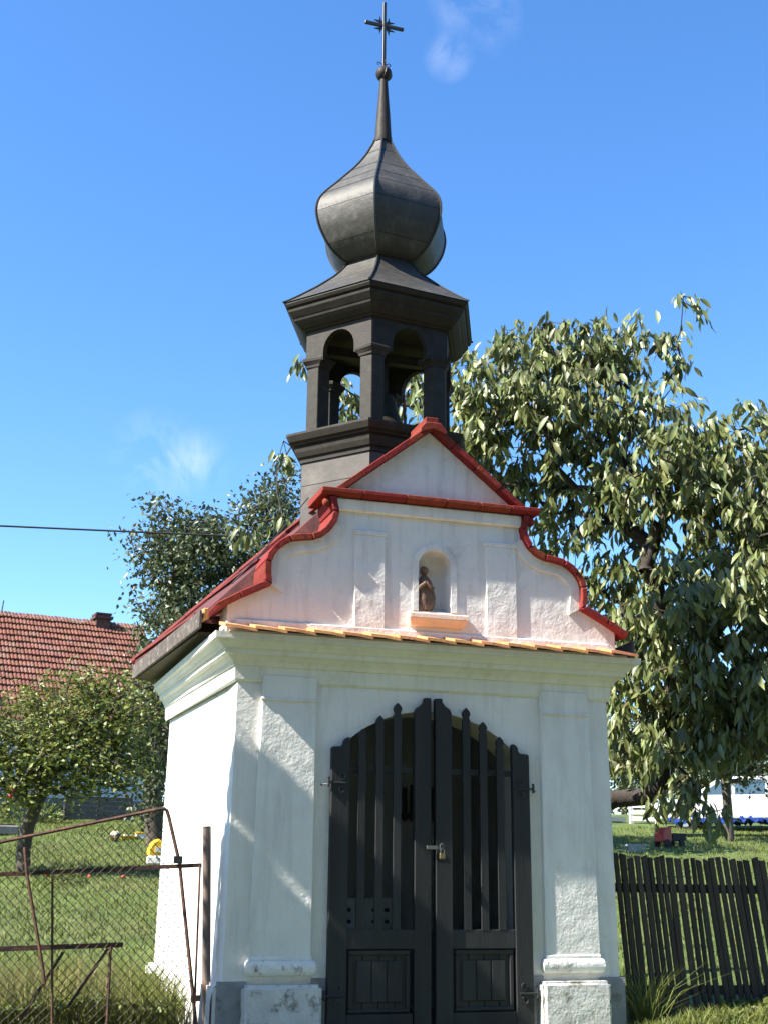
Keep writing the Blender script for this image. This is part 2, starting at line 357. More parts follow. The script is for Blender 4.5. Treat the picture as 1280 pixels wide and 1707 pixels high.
# gable
half = [(1.515,2.872),(1.36,2.962),(1.185,3.052),(1.192,3.12),(1.190,3.19),(1.172,3.25),(1.132,3.305),(1.085,3.348),(1.03,3.382),(.95,3.398),(.875,3.408),(.822,3.430),(.772,3.472),(.738,3.528),(.725,3.585),(.742,3.640),(.752,3.690)]
def offs(path, d):
    o = []
    for i, p in enumerate(path):
        a = Vector(path[max(i-1,0)]); c = Vector(path[min(i+1,len(path)-1)]); b = Vector(p)
        n1 = (b-a); n2 = (c-b)
        if n1.length < 1e-9: n1 = n2
        if n2.length < 1e-9: n2 = n1
        n1.normalize(); n2.normalize(); t = (n1+n2).normalized(); nn = Vector((t.y,-t.x)); k = 1/max(.5, nn.dot(Vector((n1.y,-n1.x))))
        o.append((b.x+nn.x*d*k, b.y+nn.y*d*k))
    return o
inner = offs(half, -.043)     # towards the wall (path climbs inward, wall on its left)
NX, NW, NZ0, NZS = .033, .122, 2.932, 3.255
narch = [(NX+NW*math.cos(t), NZS+NW*math.sin(t)) for t in np.linspace(0, math.pi, 15)]
GT = .27
bodyR = [(NX,2.672),(1.425,2.672),(1.425,inner[0][1]+.052)] + [q for q in inner[1:]] + [(NX,3.69)]
bodyL = [(NX,3.69)] + [(-x,z) for x,z in reversed(inner[1:])] + [(-1.425,inner[0][1]+.052),(-1.425,2.672),(NX,2.672)]
mb = MB()
oR = bodyR[:-1] + [(NX,3.69)] + [q for q in reversed(narch[:8])] + [(NX+NW,NZ0),(NX,NZ0)]
oL = [(NX,2.672),(NX,NZ0),(NX-NW,NZ0)] + [q for q in reversed(narch[7:])] + [(NX,3.69)] + bodyL[1:-1]
for o in (oR, oL): mb.add([(x,0,z) for x,z in o], [tuple(range(len(o)))])
full = bodyR[:-1] + [(NX,3.69)] + bodyL[1:-1]
n = len(full)
mb.add([(x,0,z) for x,z in full]+[(x,GT,z) for x,z in full], [(i,(i+1)%n,(i+1)%n+n,i+n) for i in range(n)]+[tuple(range(n,2*n))])
gable = put('gable', mb.mesh('gable'), gplaster, chapel)
no = [(NX+NW,NZ0)]+narch+[(NX-NW,NZ0)]
m2 = MB(); k = len(no)
# niche lining: curved apse
rings = []
for d, sc_ in ((0,1),(.05,.985),(.10,.90),(.13,.72),(.142,.4),(.145,.02)):
    rings.append([(NX+(x-NX)*sc_, .001+d, NZ0+.0+ (z-NZ0)*(1 if z <= NZS else 1)*(1-(1-sc_)*.35)) for x,z in no])
m2.loft(rings, True, False)
build(m2, 'niche', gplaster, gable, sm=True)
# niche surround
no2 = [(NX+NW+.042,NZ0)]+[(NX+(NW+.042)*math.cos(t), NZS+(NW+.042)*math.sin(t)) for t in np.linspace(0,math.pi,15)]+[(NX-NW-.042,NZ0)]
m2 = MB(); k = len(no)
m2.add([(x,0.004,z) for x,z in no]+[(x,-.010,z) for x,z in no]+[(x,-.010,z) for x,z in no2]+[(x,0.004,z) for x,z in no2],
       [(a*k+i,a*k+i+1,(a+1)*k+i+1,(a+1)*k+i) for a in range(3) for i in range(k-1)])
build(m2, 'niche_surround', gplaster, gable)
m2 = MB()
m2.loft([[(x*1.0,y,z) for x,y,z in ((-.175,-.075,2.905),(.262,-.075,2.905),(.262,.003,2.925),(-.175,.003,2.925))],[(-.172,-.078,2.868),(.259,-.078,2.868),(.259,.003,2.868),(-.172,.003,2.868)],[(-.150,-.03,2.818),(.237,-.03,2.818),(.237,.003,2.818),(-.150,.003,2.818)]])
build(m2, 'niche_sill', bounce_peach, gable, .005)
# gable relief
bb = build(MB().prism([(-1.39,2.735),(1.39,2.735),(1.36,2.785),(-1.36,2.785)], -.022, .004), 'base_band', gplaster, gable, .006)
for a, b in ((-.555,-.335),(.418,.652)):
    q = build(MB().prism([(a,2.785),(b,2.785),(b,3.44),(a,3.44)], -.015, .003), 'gable_pilaster', gplaster, gable, .005)
    build(MB().prism([(a-.01,3.44),(b+.01,3.44),(b+.015,3.475),(a-.015,3.475)], -.019, .003), 'gable_capital', gplaster, q, .005)
build(MB().box(-.70,.70,-.03,.004,3.60,3.69), 'frieze', gplaster, gable, .01)
# edge rim just inside the coping
for s in (-1, 1):
    i2 = offs(inner, -.075)
    m2 = MB(); A = inner[2:14]; B = i2[2:14]; kk = len(A)
    m2.loft([[(s*x,-.016,z) for x,z in A],[(s*x,-.016,z) for x,z in B],[(s*x,.004,z) for x,z in B]], False, False)
    build(m2, 'scroll_rim', gplaster, gable)
# coping pieces along scroll
groups = [(0,1),(1,2),(2,4),(4,6),(6,8),(8,10),(10,12),(12,14),(14,16)]
for s in (-1, 1):
    for a, b in groups:
        j = random.uniform(-.004,.004); A = half[a:b+1]; B = inner[a:b+1]; g = .0035
        ring = []
        for i, (o, q) in enumerate(zip(A, B)):
            o, q = Vector(o), Vector(q); sh = Vector((0,0))
            if i == 0: sh = (Vector(A[1])-Vector(A[0])).normalized()*g
            if i == len(A)-1: sh = -(Vector(A[-1])-Vector(A[-2])).normalized()*g
            o = o+sh+(o-q).normalized()*j*.5; q = q+sh-(o-q)*.02
            ring.append([(s*o.x,-.060+j,o.y),(s*o.x,GT+.04,o.y),(s*q.x,GT+.04,q.y),(s*q.x,-.060+j,q.y)])
        build(MB().loft(ring), 'coping_tile', red, chapel, .006)
    bo = offs(half, -.010)
    build(MB().loft([[(s*o[0],-.052,o[1]),(s*o[0],GT+.03,o[1]),(s*q[0],GT+.03,q[1]),(s*q[0],-.052,q[1])] for o, q in zip(bo, offs(half,-.040))]), 'coping_bed', red, chapel)
    build(MB().sphere((s*.765,-.02,3.648),.034,10,7), 'coping_knob', red, chapel, sm=True)
# moulding
cuts = [-.818,-.52,-.20,.10,.36,.60,.822]
for a, b in zip(cuts[:-1], cuts[1:]):
    j = random.uniform(-.003,.003)
    m2 = MB(); m2.loft([[(x,-.050,3.696),(x,-.085+j,3.712),(x,-.085+j,3.744),(x,GT+.05,3.752),(x,GT+.05,3.692)] for x in (a+.002,b-.002)])
    build(m2, 'coping_tile', red, chapel, .005)
# tympanum
tymp = [(-.655,3.745),(.655,3.745),(0,4.262)]
tg = build(MB().prism(tymp, .012, GT), 'tympanum', gplaster, chapel)
for s in (-1, 1):
    P0, P1 = Vector((s*.712,3.752)), Vector((s*.0,4.318)); d = (P1-P0); Ln = d.length; d.normalize(); nn = Vector((d.y,-d.x))*s
    nn = Vector((abs(d.y)*s, abs(d.x)))
    nP = 4
    for i in range(nP):
        a = P0+d*(Ln*i/nP+.002); b = P0+d*(Ln*(i+1)/nP-.002)
        if i == nP-1: b = P0+d*(Ln-.05)
        j = random.uniform(-.003,.003)
        m2 = MB(); m2.loft([[(q.x,-.07+j,q.y),(q.x,GT+.05,q.y),(q.x-nn.x*.044,GT+.05,q.y-nn.y*.044),(q.x-nn.x*.044,-.07+j,q.y-nn.y*.044)] for q in (a,b)])
        build(m2, 'coping_tile', red, chapel, .005)
build(MB().prism([(-.10,4.225),(.0,4.262),(.10,4.225),(.10,4.262),(.058,4.312),(-.058,4.312),(-.10,4.262)], -.085, GT+.06), 'coping_cap', red, chapel, .006)
build(MB().box(-.05,.05,-.05,GT+.02,4.314,4.362), 'coping_cap', red, chapel, .006)
# roof
def rx(y): return 1.555+.068*y
RY0, RY1 = GT+.055, 2.46
AP = (0, 1.23, 4.455)
ec = [(-rx(.06)-.01,.30,2.80),(-rx(RY1)-.012,RY1+.03,2.84),(rx(RY1)+.012,RY1+.03,2.84),(rx(.06)+.01,.30,2.80)]
build(MB().add([(x,y,z+.035) for x,y,z in ec]+[(0,AP[1],AP[2])]+ec+[(0,AP[1],AP[2]-.05)],[(0,1,4),(1,2,4),(2,3,4),(3,0,4),(5,9,6),(6,9,7),(7,9,8),(8,9,5),(0,5,6,1),(1,6,7,2),(2,7,8,3),(3,8,5,0)]), 'roof', oldroof, chapel)
for s in (-1, 1):
    c = Vector((s*(rx(RY1)+.02),RY1+.035,2.862)); A_ = Vector(AP)+Vector((0,0,.03)); nH = 9
    for k in range(nH):
        p, q = c+(A_-c)*(k/nH), c+(A_-c)*((k+1)/nH-.0015)
        build(MB().tube([p,q],[.036,.031],8), 'hip_tile', redside, chapel)
    build(MB().bar((s*(rx(RY0)+.004),RY0-.02,2.862),(s*(rx(RY1)+.006),RY1+.02,2.900),.03,.018,up=(0,0,1)), 'eave_flashing', redside, chapel)
    for t in (.30,.62):
        y0_ = Vector((s*(rx(.3)*(1-t)),.30+(1.23-.30)*t,2.85+1.67*t)); y1_ = Vector((s*(rx(RY1)*(1-t)),RY1+(1.23-RY1)*t,2.875+1.645*t))
        build(MB().bar(y0_,y1_,.03,.012), 'roof_seam', redside, chapel)
    build(MB().bar((s*(rx(RY0)+.018),RY0-.29,2.775),(s*(rx(RY1)+.018),RY1,2.775),.02,.12,up=(0,0,1)), 'eave_board', eavewood, chapel, .004)
    build(MB().loft([[(s*(1.36+SP*y),y,2.70),(s*(rx(y)-.005),y,2.722),(s*(rx(y)-.005),y,2.74),(s*(1.36+SP*y),y,2.74)] for y in (RY0-.02,RY1)]), 'soffit', soffit, chapel)
    if s < 0: build(MB().bar((s*(rx(.04)+.0),.04,2.815),(s*(rx(.30)),.30,2.825),.035,.075), 'broken_tile', orange, chapel, .006)
    # lightning conductor
build(MB().tube([(-1.34,.34,3.10),(-1.12,.40,3.36),(-.70,.78,3.92)],.005,5), 'lightning_conductor', steel, chapel)
# ------------------------------------------------------------------ door leaves
def stile_outer(s):   # outer stile outline, s=-1 left leaf
    o = [(.700,.205),(.700,1.955),(.694,1.968),(.635,1.972),(.622,1.985),(.618,2.010),(.606,2.026),(.582,2.036),(.578,2.020),(.578,.205)]
    return [(s*x,z) for x,z in o]
def stile_inner(s):
    o = [(.006,.205),(.006,2.318),(.052,2.320),(.056,2.292),(.075,2.268),(.108,2.248),(.120,2.222),(.122,.205)]
    return [(s*x,z) for x,z in o]
def slat(cx, top, w=.053):
    h = w/2
    return [(cx-h,.815),(cx+h,.815),(cx+h,top-.085),(cx+h*.72,top-.070),(cx+h*1.12,top-.045),(cx+h*.9,top-.025),(cx,top),(cx-h*.9,top-.025),(cx-h*1.12,top-.045),(cx-h*.72,top-.070),(cx-h,top-.085)]
def spiral(cx, y, cz, r, s, turns=.8, st=0):
    return [(cx+s*r*(1-.45*t/turns)*math.cos(st+2*math.pi*t), y, cz+r*(1-.45*t/turns)*math.sin(st+2*math.pi*t)) for t in np.linspace(0,turns,14)]
Y0, Y1 = -.058, -.012
for s in (-1, 1):
    leaf = build(MB().box(min(s*.585,s*.118),max(s*.585,s*.118),Y0+.004,Y1,.702,.822), 'door_leaf', door_m, chapel, .004)
    build(MB().prism(stile_outer(s)[::s], Y0, Y1), 'outer_stile', door_m, leaf, .003)
    build(MB().prism([(x+(.012 if s > 0 else -.006),z) for x,z in stile_inner(s)][::s], Y0-(.008 if s > 0 else 0), Y1), 'meeting_stile', door_m, leaf, .003)
    for cx, tp in ((.243,2.268),(.365,2.178),(.487,2.082)):
        build(MB().prism(slat(s*cx-(.005 if s < 0 else 0), tp+(.01 if s < 0 else 0)), Y0+.002, Y0+.026), 'picket', door_m, leaf, .002)
    build(MB().box(min(s*.578,s*.136),max(s*.578,s*.136),Y0+.028,Y1,1.815,1.855), 'top_rail', door_m, leaf, .002)
    build(MB().box(min(s*.578,s*.136),max(s*.578,s*.136),Y0+.005,Y1,.205,.315), 'bottom_rail', door_m, leaf, .003)
    # boarded panel, stepped
    a0, b0, c1, d1 = .145, .572, .318, .700
    ww = (b0-a0)/4
    for k in range(4):
        u0, u1 = s*(a0+ww*k+.002), s*(a0+ww*(k+1)-.002)
        build(MB().box(min(u0,u1),max(u0,u1),Y0+.026,Y1+.004,c1,d1), 'panel_board', door_m, leaf, .003)
    m2 = MB(); iA, iB, iC, iD = a0+.045, b0-.045, c1+.045, d1-.05
    fr = [((a0+.01,c1+.006),(b0-.01,c1+.028)),((a0+.01,d1-.034),(b0-.01,d1-.004))]
    for (xx0,zz0),(xx1,zz1) in fr: m2.box(min(s*xx0,s*xx1),max(s*xx0,s*xx1),Y0+.010,Y0+.024,zz0,zz1)
    for xx0, xx1 in ((a0+.01,a0+.034),(b0-.036,b0-.010)): m2.box(min(s*xx0,s*xx1),max(s*xx0,s*xx1),Y0+.010,Y0+.024,c1+.03,d1-.036)
    build(m2, 'panel_frame', door_m, leaf, .004)
    rw = (b0-a0-.118)/3
    for k in range(3):
        u0, u1 = s*(a0+.056+rw*k+.0015), s*(a0+.056+rw*(k+1)-.0015)
        build(MB().box(min(u0,u1),max(u0,u1),Y0+.014,Y0+.0255,c1+.062,d1-.066), 'raised_board', door_m, leaf, .006)
    for hz in (1.735, .425):
        m2 = MB()
        m2.tube(spiral(s*.632,Y0-.006,hz+.045,.026,-s,.85,math.pi*1.4),.0045,5)
        m2.tube(spiral(s*.632,Y0-.006,hz-.045,.026,-s,.85,math.pi*.2),.0045,5)
        m2.tube([(s*.60,Y0-.006,hz),(s*.70,Y0-.006,hz),(s*.722,Y0-.008,hz)],.007,6)
        m2.tube([(s*.722,Y0-.008,hz-.028),(s*.722,Y0-.008,hz+.035)],.009,7)
        m2.tube([(s*.722,Y0-.008,hz-.012),(s*.75,-.03,hz-.012),(s*.755,.01,hz-.012)],.006,6)
        build(m2, 'hinge', iron, leaf)
    if s < 0:
        build(MB().box(-.052,.028,Y0-.020,Y0-.0135,1.322,1.348), 'hasp', steel, leaf, .003)
    else:
        build(MB().tube([(.036,Y0-.03,1.322),(.036,Y0-.03,1.352),(.050,Y0-.03,1.362),(.064,Y0-.03,1.352),(.064,Y0-.018,1.335)],.0045,6), 'staple', steel, leaf)
lk = thing('padlock', 'small brass padlock hanging at the middle of the dark double door', 'padlock', (.052, Y0-.03, 1.26))
build(MB().box(.032,.072,Y0-.042,Y0-.022,1.262,1.300), 'lock_body', brass, lk, .004)
build(MB().tube([(.040,Y0-.032,1.298)]+[(.052+.012*math.cos(t),Y0-.032,1.318+.012*math.sin(t)) for t in np.linspace(math.pi,0,7)]+[(.064,Y0-.032,1.298)],.0035,6), 'shackle', steel, lk)
# ------------------------------------------------------------------ interior things seen between the pickets
al = thing('altar', 'low altar under a white dotted lace cloth inside the dark chapel', 'altar', (-.45, 1.7, .16))
build(MB().box(-.95,.25,1.52,1.95,.16,.98), 'table', bladef, al)
m2 = MB().box(-.97,.27,1.50,1.955,.985,1.0).box(-.97,.27,1.494,1.508,.52,.984)
cl_ = build(m2, 'lace_cloth', lace, al)
m2 = MB()
for i in range(12):
    for j in range(5): m2.box(-.94+i*.1,-.905+i*.1,1.488,1.4935,.56+j*.085,.585+j*.085)
tag(build(m2, 'lace_dot', door_m, cl_), None, None, kind='stuff')
pf = thing('framed_picture', 'dark framed picture on the inside back wall of the chapel', 'picture', (-.42, YB-.35, 1.4))
build(MB().box(-.72,-.20,YB-.36,YB-.34,1.42,2.0), 'canvas', rubber, pf)
build(MB().box(-.76,-.16,YB-.375,YB-.345,2.0,2.04).box(-.76,-.16,YB-.375,YB-.345,1.38,1.42).box(-.76,-.72,YB-.375,YB-.345,1.42,2.0).box(-.20,-.16,YB-.375,YB-.345,1.42,2.0), 'frame', bladef, pf)
cd = thing('wall_rack', 'black iron candle rack on the inside wall seen through the right door leaf', 'candle rack', (.55, YB-.38, 1.6))
m2 = MB().box(.38,.80,YB-.39,YB-.36,1.62,1.66)
build(m2, 'back_bar', iron, cd)
for i in range(7):
    xx = .40+i*.062; build(MB().tube([(xx,YB-.385,1.60),(xx,YB-.385,1.84+.06*math.sin(i*.5))],.018,6), 'candle', iron, cd)

# ------------------------------------------------------------------ turret
base = build(MB().hexl([(.672,3.0),(.672,4.50)]), 'turret', seam, chapel)
def face_sheet(prof, k, gap=.004, lift=.004):
    """sheet on hex face k following profile [(r,z)..]"""
    r0 = []
    for r, z in prof:
        a = Vector(hexpt(r+lift, 60*k, z)); b = Vector(hexpt(r+lift, 60*k+60, z)); t = (b-a).normalized()
        r0.append((a+t*gap, b-t*gap))
    m = MB(); n = len(r0)
    cc = Vector((TX,TY,0)); vs = []
    for a, b in r0:
        vs += [tuple(a), tuple((a+b)/2), tuple(b)]
    fs = []
    for i in range(n-1):
        for j in range(2): fs.append((i*3+j, i*3+j+1, (i+1)*3+j+1, (i+1)*3+j))
    nn = len(vs)
    ins = []
    for (r, z), (a, b) in zip(prof, r0):
        for q in (a, (a+b)/2, b):
            d = Vector((q.x-TX, q.y-TY, 0)); ins.append((q.x-d.x*.02, q.y-d.y*.02, q.z))
    vs += ins
    fs += [(0,1,nn+1,nn),(1,2,nn+2,nn+1)]
    L = (n-1)*3
    fs += [(L+1,L,nn+L,nn+L+1),(L+2,L+1,nn+L+1,nn+L+2)]
    for i in range(n-1):
        fs += [(i*3,nn+i*3,nn+i*3+3,i*3+3),(i*3+2,i*3+5,nn+i*3+5,nn+i*3+2)]
    return m.add(vs, fs)
for k in range(6):
    for z0, z1 in ((3.3,4.108),(4.113,4.298)):
        build(face_sheet([(.682,z0),(.682,z1)], k), 'cladding_sheet', clad, base)
build(MB().hexl([(.68,4.300),(.70,4.302),(.702,4.335),(.722,4.345),(.742,4.385),(.748,4.412),(.735,4.416),(.737,4.428),(.770,4.438),(.772,4.448),(.800,4.462),(.815,4.490),(.824,4.508),(.824,4.526),(.60,4.572)]), 'lower_cornice', metal2, base)
WR = .672
for k in range(6):
    v = Vector(hexpt(.655,60*k,0)); a = Vector(hexpt(.655,60*k+60,0)); b = Vector(hexpt(.655,60*k-60,0))
    ta = (a-v).normalized(); tb = (b-v).normalized(); c = (Vector((TX,TY,0))-v).normalized()
    pl = [v+tb*.108, v, v+ta*.108, v+ta*.075+c*.13, v+tb*.075+c*.13]
    f = 1
    po = MB().prismz([(q.x,q.y) for q in pl], 4.53, 5.145)
    p = build(po, 'post', metal2, base, .004)
    m2 = MB(); rings = []
    for e, z in ((.006,5.118),(.012,5.125),(.014,5.140),(.028,5.158),(.040,5.172),(.042,5.192),(.03,5.205)):
        rings.append([tuple(q+((q-(v+c*.045)).normalized())*e*1.15+Vector((0,0,z))) for q in pl])
    build(m2.loft(rings), 'capital', metal2, p)
    # arched panel of this face
    A = Vector(hexpt(WR,60*k,0)); B = Vector(hexpt(WR,60*k+60,0)); t = (B-A); W_ = t.length; t.normalize(); inn = (Vector((TX,TY,0))-(A+B)/2).normalized()
    hw = .150
    pts = [(.004,5.165),(W_/2-hw,5.165)] + [(W_/2-hw*math.cos(q), 5.235+hw*1.08*math.sin(q)) for q in np.linspace(0,math.pi,13)] + [(W_/2+hw,5.165),(W_-.004,5.165),(W_-.004,5.47),(.004,5.47)]
    n = len(pts)
    vs = [tuple(A+t*u+Vector((0,0,z))) for u,z in pts]+[tuple(A+t*u+inn*.05+Vector((0,0,z))) for u,z in pts]
    build(MB().add(vs, [tuple(range(n)),tuple(range(2*n-1,n-1,-1))]+[(i,(i+1)%n,(i+1)%n+n,i+n) for i in range(n)]), 'arch_panel', metal2, base)
build(MB().hexl([(.60,5.435),(.69,5.437),(.705,5.450),(.725,5.458),(.760,5.490),(.785,5.515),(.792,5.535),(.80,5.54),(.838,5.585),(.842,5.604),(.828,5.608),(.83,5.616),(.858,5.624),(.872,5.645),(.872,5.660),(.60,5.69)]), 'upper_cornice', metal2, base)
# roof skirt
rp = [(.878,5.662),(.83,5.690),(.755,5.742),(.675,5.800),(.585,5.868),(.505,5.936),(.440,5.992),(.392,6.042),(.345,6.100),(.305,6.157),(.285,6.22)]
sk = build(MB().hexl([(r-.008,z-.004) for r,z in rp]), 'skirt_roof', seam, chapel)
for k in range(6):
    build(face_sheet(rp[:3], k), 'roof_sheet', metal, sk); build(face_sheet([(rp[2][0]-.0025,rp[2][1]+.002)]+rp[3:6], k), 'roof_sheet', metal, sk)
    build(face_sheet([(rp[5][0]-.003,rp[5][1]+.003)]+rp[6:], k), 'roof_sheet', metal, sk)
    build(MB().tube([hexpt(r+.010,60*k,z+.003) for r,z in rp], .009, 6), 'ridge_seam', seam, sk)
# onion
op = [(.285,6.15),(.36,6.175),(.43,6.222),(.492,6.285),(.541,6.36),(.578,6.435),(.600,6.51),(.610,6.575),(.604,6.645),(.582,6.707),(.545,6.762),(.488,6.828),(.420,6.902),(.349,6.985),(.290,7.052),(.238,7.118),(.189,7.188),(.148,7.255),(.115,7.320),(.090,7.37),(.075,7.41)]
def dense(pts, m=4):
    P = [np.array(pts[0])*2-np.array(pts[1])]+[np.array(q) for q in pts]+[np.array(pts[-1])*2-np.array(pts[-2])]; o = []
    for i in range(1, len(P)-2):
        for k in range(m):
            t = k/m; o.append(tuple(.5*((2*P[i])+(-P[i-1]+P[i+1])*t+(2*P[i-1]-5*P[i]+4*P[i+1]-P[i+2])*t*t+(-P[i-1]+3*P[i]-3*P[i+1]+P[i+2])*t**3)))
    return o+[tuple(pts[-1])]
OM = 4; op = dense(op, OM)
on = build(MB().hexl([(r-.008,z) for r,z in op]), 'onion_dome', seam, chapel)
def sub(a, b):
    q = [list(x) for x in op[a:b+1]]
    q[0][1] += .003; q[-1][1] -= .001
    return q
for k in range(6):
    for a, b in ((0,3),(3,7),(7,10),(10,12),(12,14),(14,17),(17,20)):
        build(face_sheet(sub(a*OM,b*OM), k), 'dome_sheet', metal, on, sm=True)
    build(MB().tube([hexpt(r+.010,60*k,z) for r,z in op[1:]], .009, 6), 'ridge_seam', seam, on)
def circ(r, z, n=16): return [(TX+r*math.cos(2*math.pi*i/n), TY+r*math.sin(2*math.pi*i/n), z) for i in range(n)]
build(MB().loft([circ(.080,7.395),(circ(.083,7.41)),circ(.074,7.47),circ(.060,7.70),circ(.045,7.90),circ(.036,8.045)]), 'spire', metal2, chapel, sm=True)
fb = build(MB().sphere((TX,TY,8.113),.073,18,10), 'finial_ball', metal2, chapel, sm=True)
build(MB().tube([(TX+.0745*math.cos(t),TY-.0*t,8.113+.0745*math.sin(t)) for t in np.linspace(-1.3,1.3,9)],.004,5).tube([(TX+.0745*math.sin(t)*.2,TY-.0745*math.cos(t),8.113+.0745*math.sin(t)) for t in np.linspace(-1.3,1.3,9)],.004,5), 'ball_seam', seam, fb)
cr = build(MB().box(TX-.0155,TX+.0155,TY-.014,TY+.014,8.17,8.870), 'cross', iron, chapel, .003)
build(MB().box(TX-.183,TX-.0157,TY-.013,TY+.013,8.607,8.637).box(TX+.0157,TX+.183,TY-.013,TY+.013,8.607,8.637), 'cross_arm', iron, cr, .003)
for sx in (-1,1):
    for sz in (-1,1):
        c = Vector((TX,TY,8.622)); e1 = Vector((sx,0,sz)).normalized(); e2 = Vector((-sz,0,sx)).normalized()
        o_ = [c+e1*r_0+e2*w_0 for r_0, w_0 in ((.024,-.009),(.058,-.016),(.100,-.036),(.068,0),(.100,.036),(.058,.016),(.024,.009))]
        m2 = MB().prism([(q_.x,q_.z) for q_ in o_], TY-.006, TY+.006)
        build(m2, 'ray', iron, cr)
    for dy in (0,1):
        m2 = MB(); pts = [(0,.0),(.018,.035),(.045,.055),(.062,.045),(.058,.028),(.046,.030)]
        m2.tube([(TX+(sx*u if dy == 0 else 0), TY+(0 if dy == 0 else sx*u), 8.175+z) for u,z in pts], .0045, 5)
        build(m2, 'scroll', iron, cr)
# bell
bl = thing('bell', 'dark bronze bell hanging inside the open turret', 'bell', (TX, TY, 4.72))
def ring(r, z, n=18): return [(TX+.02+r*math.cos(2*math.pi*i/n), TY+r*math.sin(2*math.pi*i/n), z) for i in range(n)]
build(MB().loft([ring(.205,4.70),ring(.20,4.715),ring(.165,4.77),ring(.13,4.86),ring(.112,4.95),ring(.09,5.0),ring(.03,5.02)]), 'bell_body', bronze, bl, sm=True)
build(MB().box(TX-.02,TX+.06,TY-.03,TY+.03,5.02,5.30), 'yoke', iron, bl)
build(MB().tube([(TX+.02,TY,4.80),(TX+.02,TY,4.66)],[.012,.03],7), 'clapper', iron, bl)
build(MB().tube([(TX+.17,TY-.1,5.0),(TX+.19,TY-.12,4.56)],.012,6), 'bell_lever', rust, bl)
build(MB().box(TX-.5,TX+.5,TY-.035,TY+.035,5.30,5.38), 'headstock', metal2, bl)

# ------------------------------------------------------------------ statue in niche
st = thing('statue', 'small brown carved wooden figure of a robed woman standing in the gable niche', 'statue', (-.035, .035, NZ0+.006))
m2 = MB(); rings = []
bx, by, bz = -.036, .040, NZ0+.008
secs = [(0,.050,.036),(.012,.060,.042),(.03,.070,.046),(.06,.082,.049),(.10,.082,.048),(.14,.073,.046),(.175,.064,.043),(.205,.055,.038),(.23,.042,.033),(.247,.028,.026),(.256,.019,.019),(.264,.018,.019),(.274,.024,.024),(.287,.028,.028),(.302,.0275,.027),(.315,.021,.021),(.323,.009,.009)]
for h, a, b in secs:
    rr = []
    for i in range(28):
        t = 2*math.pi*i/28; fold = 1+(.10*math.sin(t*7+h*14)+.06*math.sin(t*11-h*22))*(1 if h < .14 else .35 if h < .22 else 0)
        x = a*math.cos(t)*fold; y = b*math.sin(t)*fold
        if .25 < h < .31 and abs(t-1.5*math.pi) < .9: y += .004
        rr.append((bx+x+.006*math.sin(h*9), by+y, bz+h))
    rings.append(rr)
build(m2.loft(rings), 'robe', wood_st, st, sm=True)
m2 = MB().sphere((bx+.013,by-.022,bz+.286),.019,10,8,1.25); m2.sphere((bx+.013,by-.0405,bz+.284),.0045,6,5)
build(m2, 'face', mat('statue_face', (.20,.11,.075), .6, .2, 30), st, sm=True)
m2 = MB().tube([(bx-.056,by-.016,bz+.165),(bx-.040,by-.042,bz+.160),(bx-.006,by-.052,bz+.190),(bx-.002,by-.050,bz+.205)],[.017,.018,.012,.007],8).tube([(bx+.060,by-.016,bz+.165),(bx+.046,by-.042,bz+.158),(bx+.012,by-.052,bz+.188),(bx+.006,by-.050,bz+.204)],[.017,.018,.012,.007],8)
build(m2, 'sleeves', wood_st, st, sm=True)

# ------------------------------------------------------------------ gate (rusty tube frame with chain link)
GY = .25
gate = thing('wire_gate', 'sagging rusty gate of steel bars and chain-link mesh left of the chapel', 'gate', (-2.2, GY, .15))
def rod(name, pts, r=.010, m=rust, y=GY, n=6): return build(MB().tube([(x,y,z) for x,z in pts], r, n), name, m, gate)
GL = -4.2
zr = lambda x: 1.208+(x+1.471)*.0585
rod('top_bar', [(GL,.99),(-2.737,1.327),(-2.2,1.452),(-1.765,1.553),(-1.735,1.558),(-1.715,1.545),(-1.700,1.505),(-1.615,1.214),(-1.452,.20)], .0125)
build(MB().bar((GL,GY+.012,zr(GL)),(-1.47,GY+.012,zr(-1.47)),.018,.026), 'rail', rust, gate)
build(MB().bar((GL,GY+.012,.655),(-1.94,GY+.012,.722),.018,.030), 'rail', rust, gate)
rod('upright', [(-2.404,1.150),(-2.331,.20)], .008)
rod('upright', [(-2.017,.712),(-2.006,.12)], .010)
rod('upright', [(-2.585,1.30),(-2.56,1.147),(-2.416,.585),(-2.40,.50)], .011, y=GY-.02)
rod('upright', [(-1.482,1.206),(-1.472,.15)], .008)
rod('brace', [(-2.03,.70),(-2.25,.36)], .010, y=GY+.02)
rod('brace', [(-2.30,.68),(-2.52,.30)], .010, y=GY+.02)
build(MB().box(-1.655,-1.60,GY-.02,GY+.0,1.215,1.262), 'hinge_plate', iron, gate)
build(MB().box(-1.50,-1.44,GY-.012,GY+.012,.385,.42), 'hinge_plate', rust, gate)
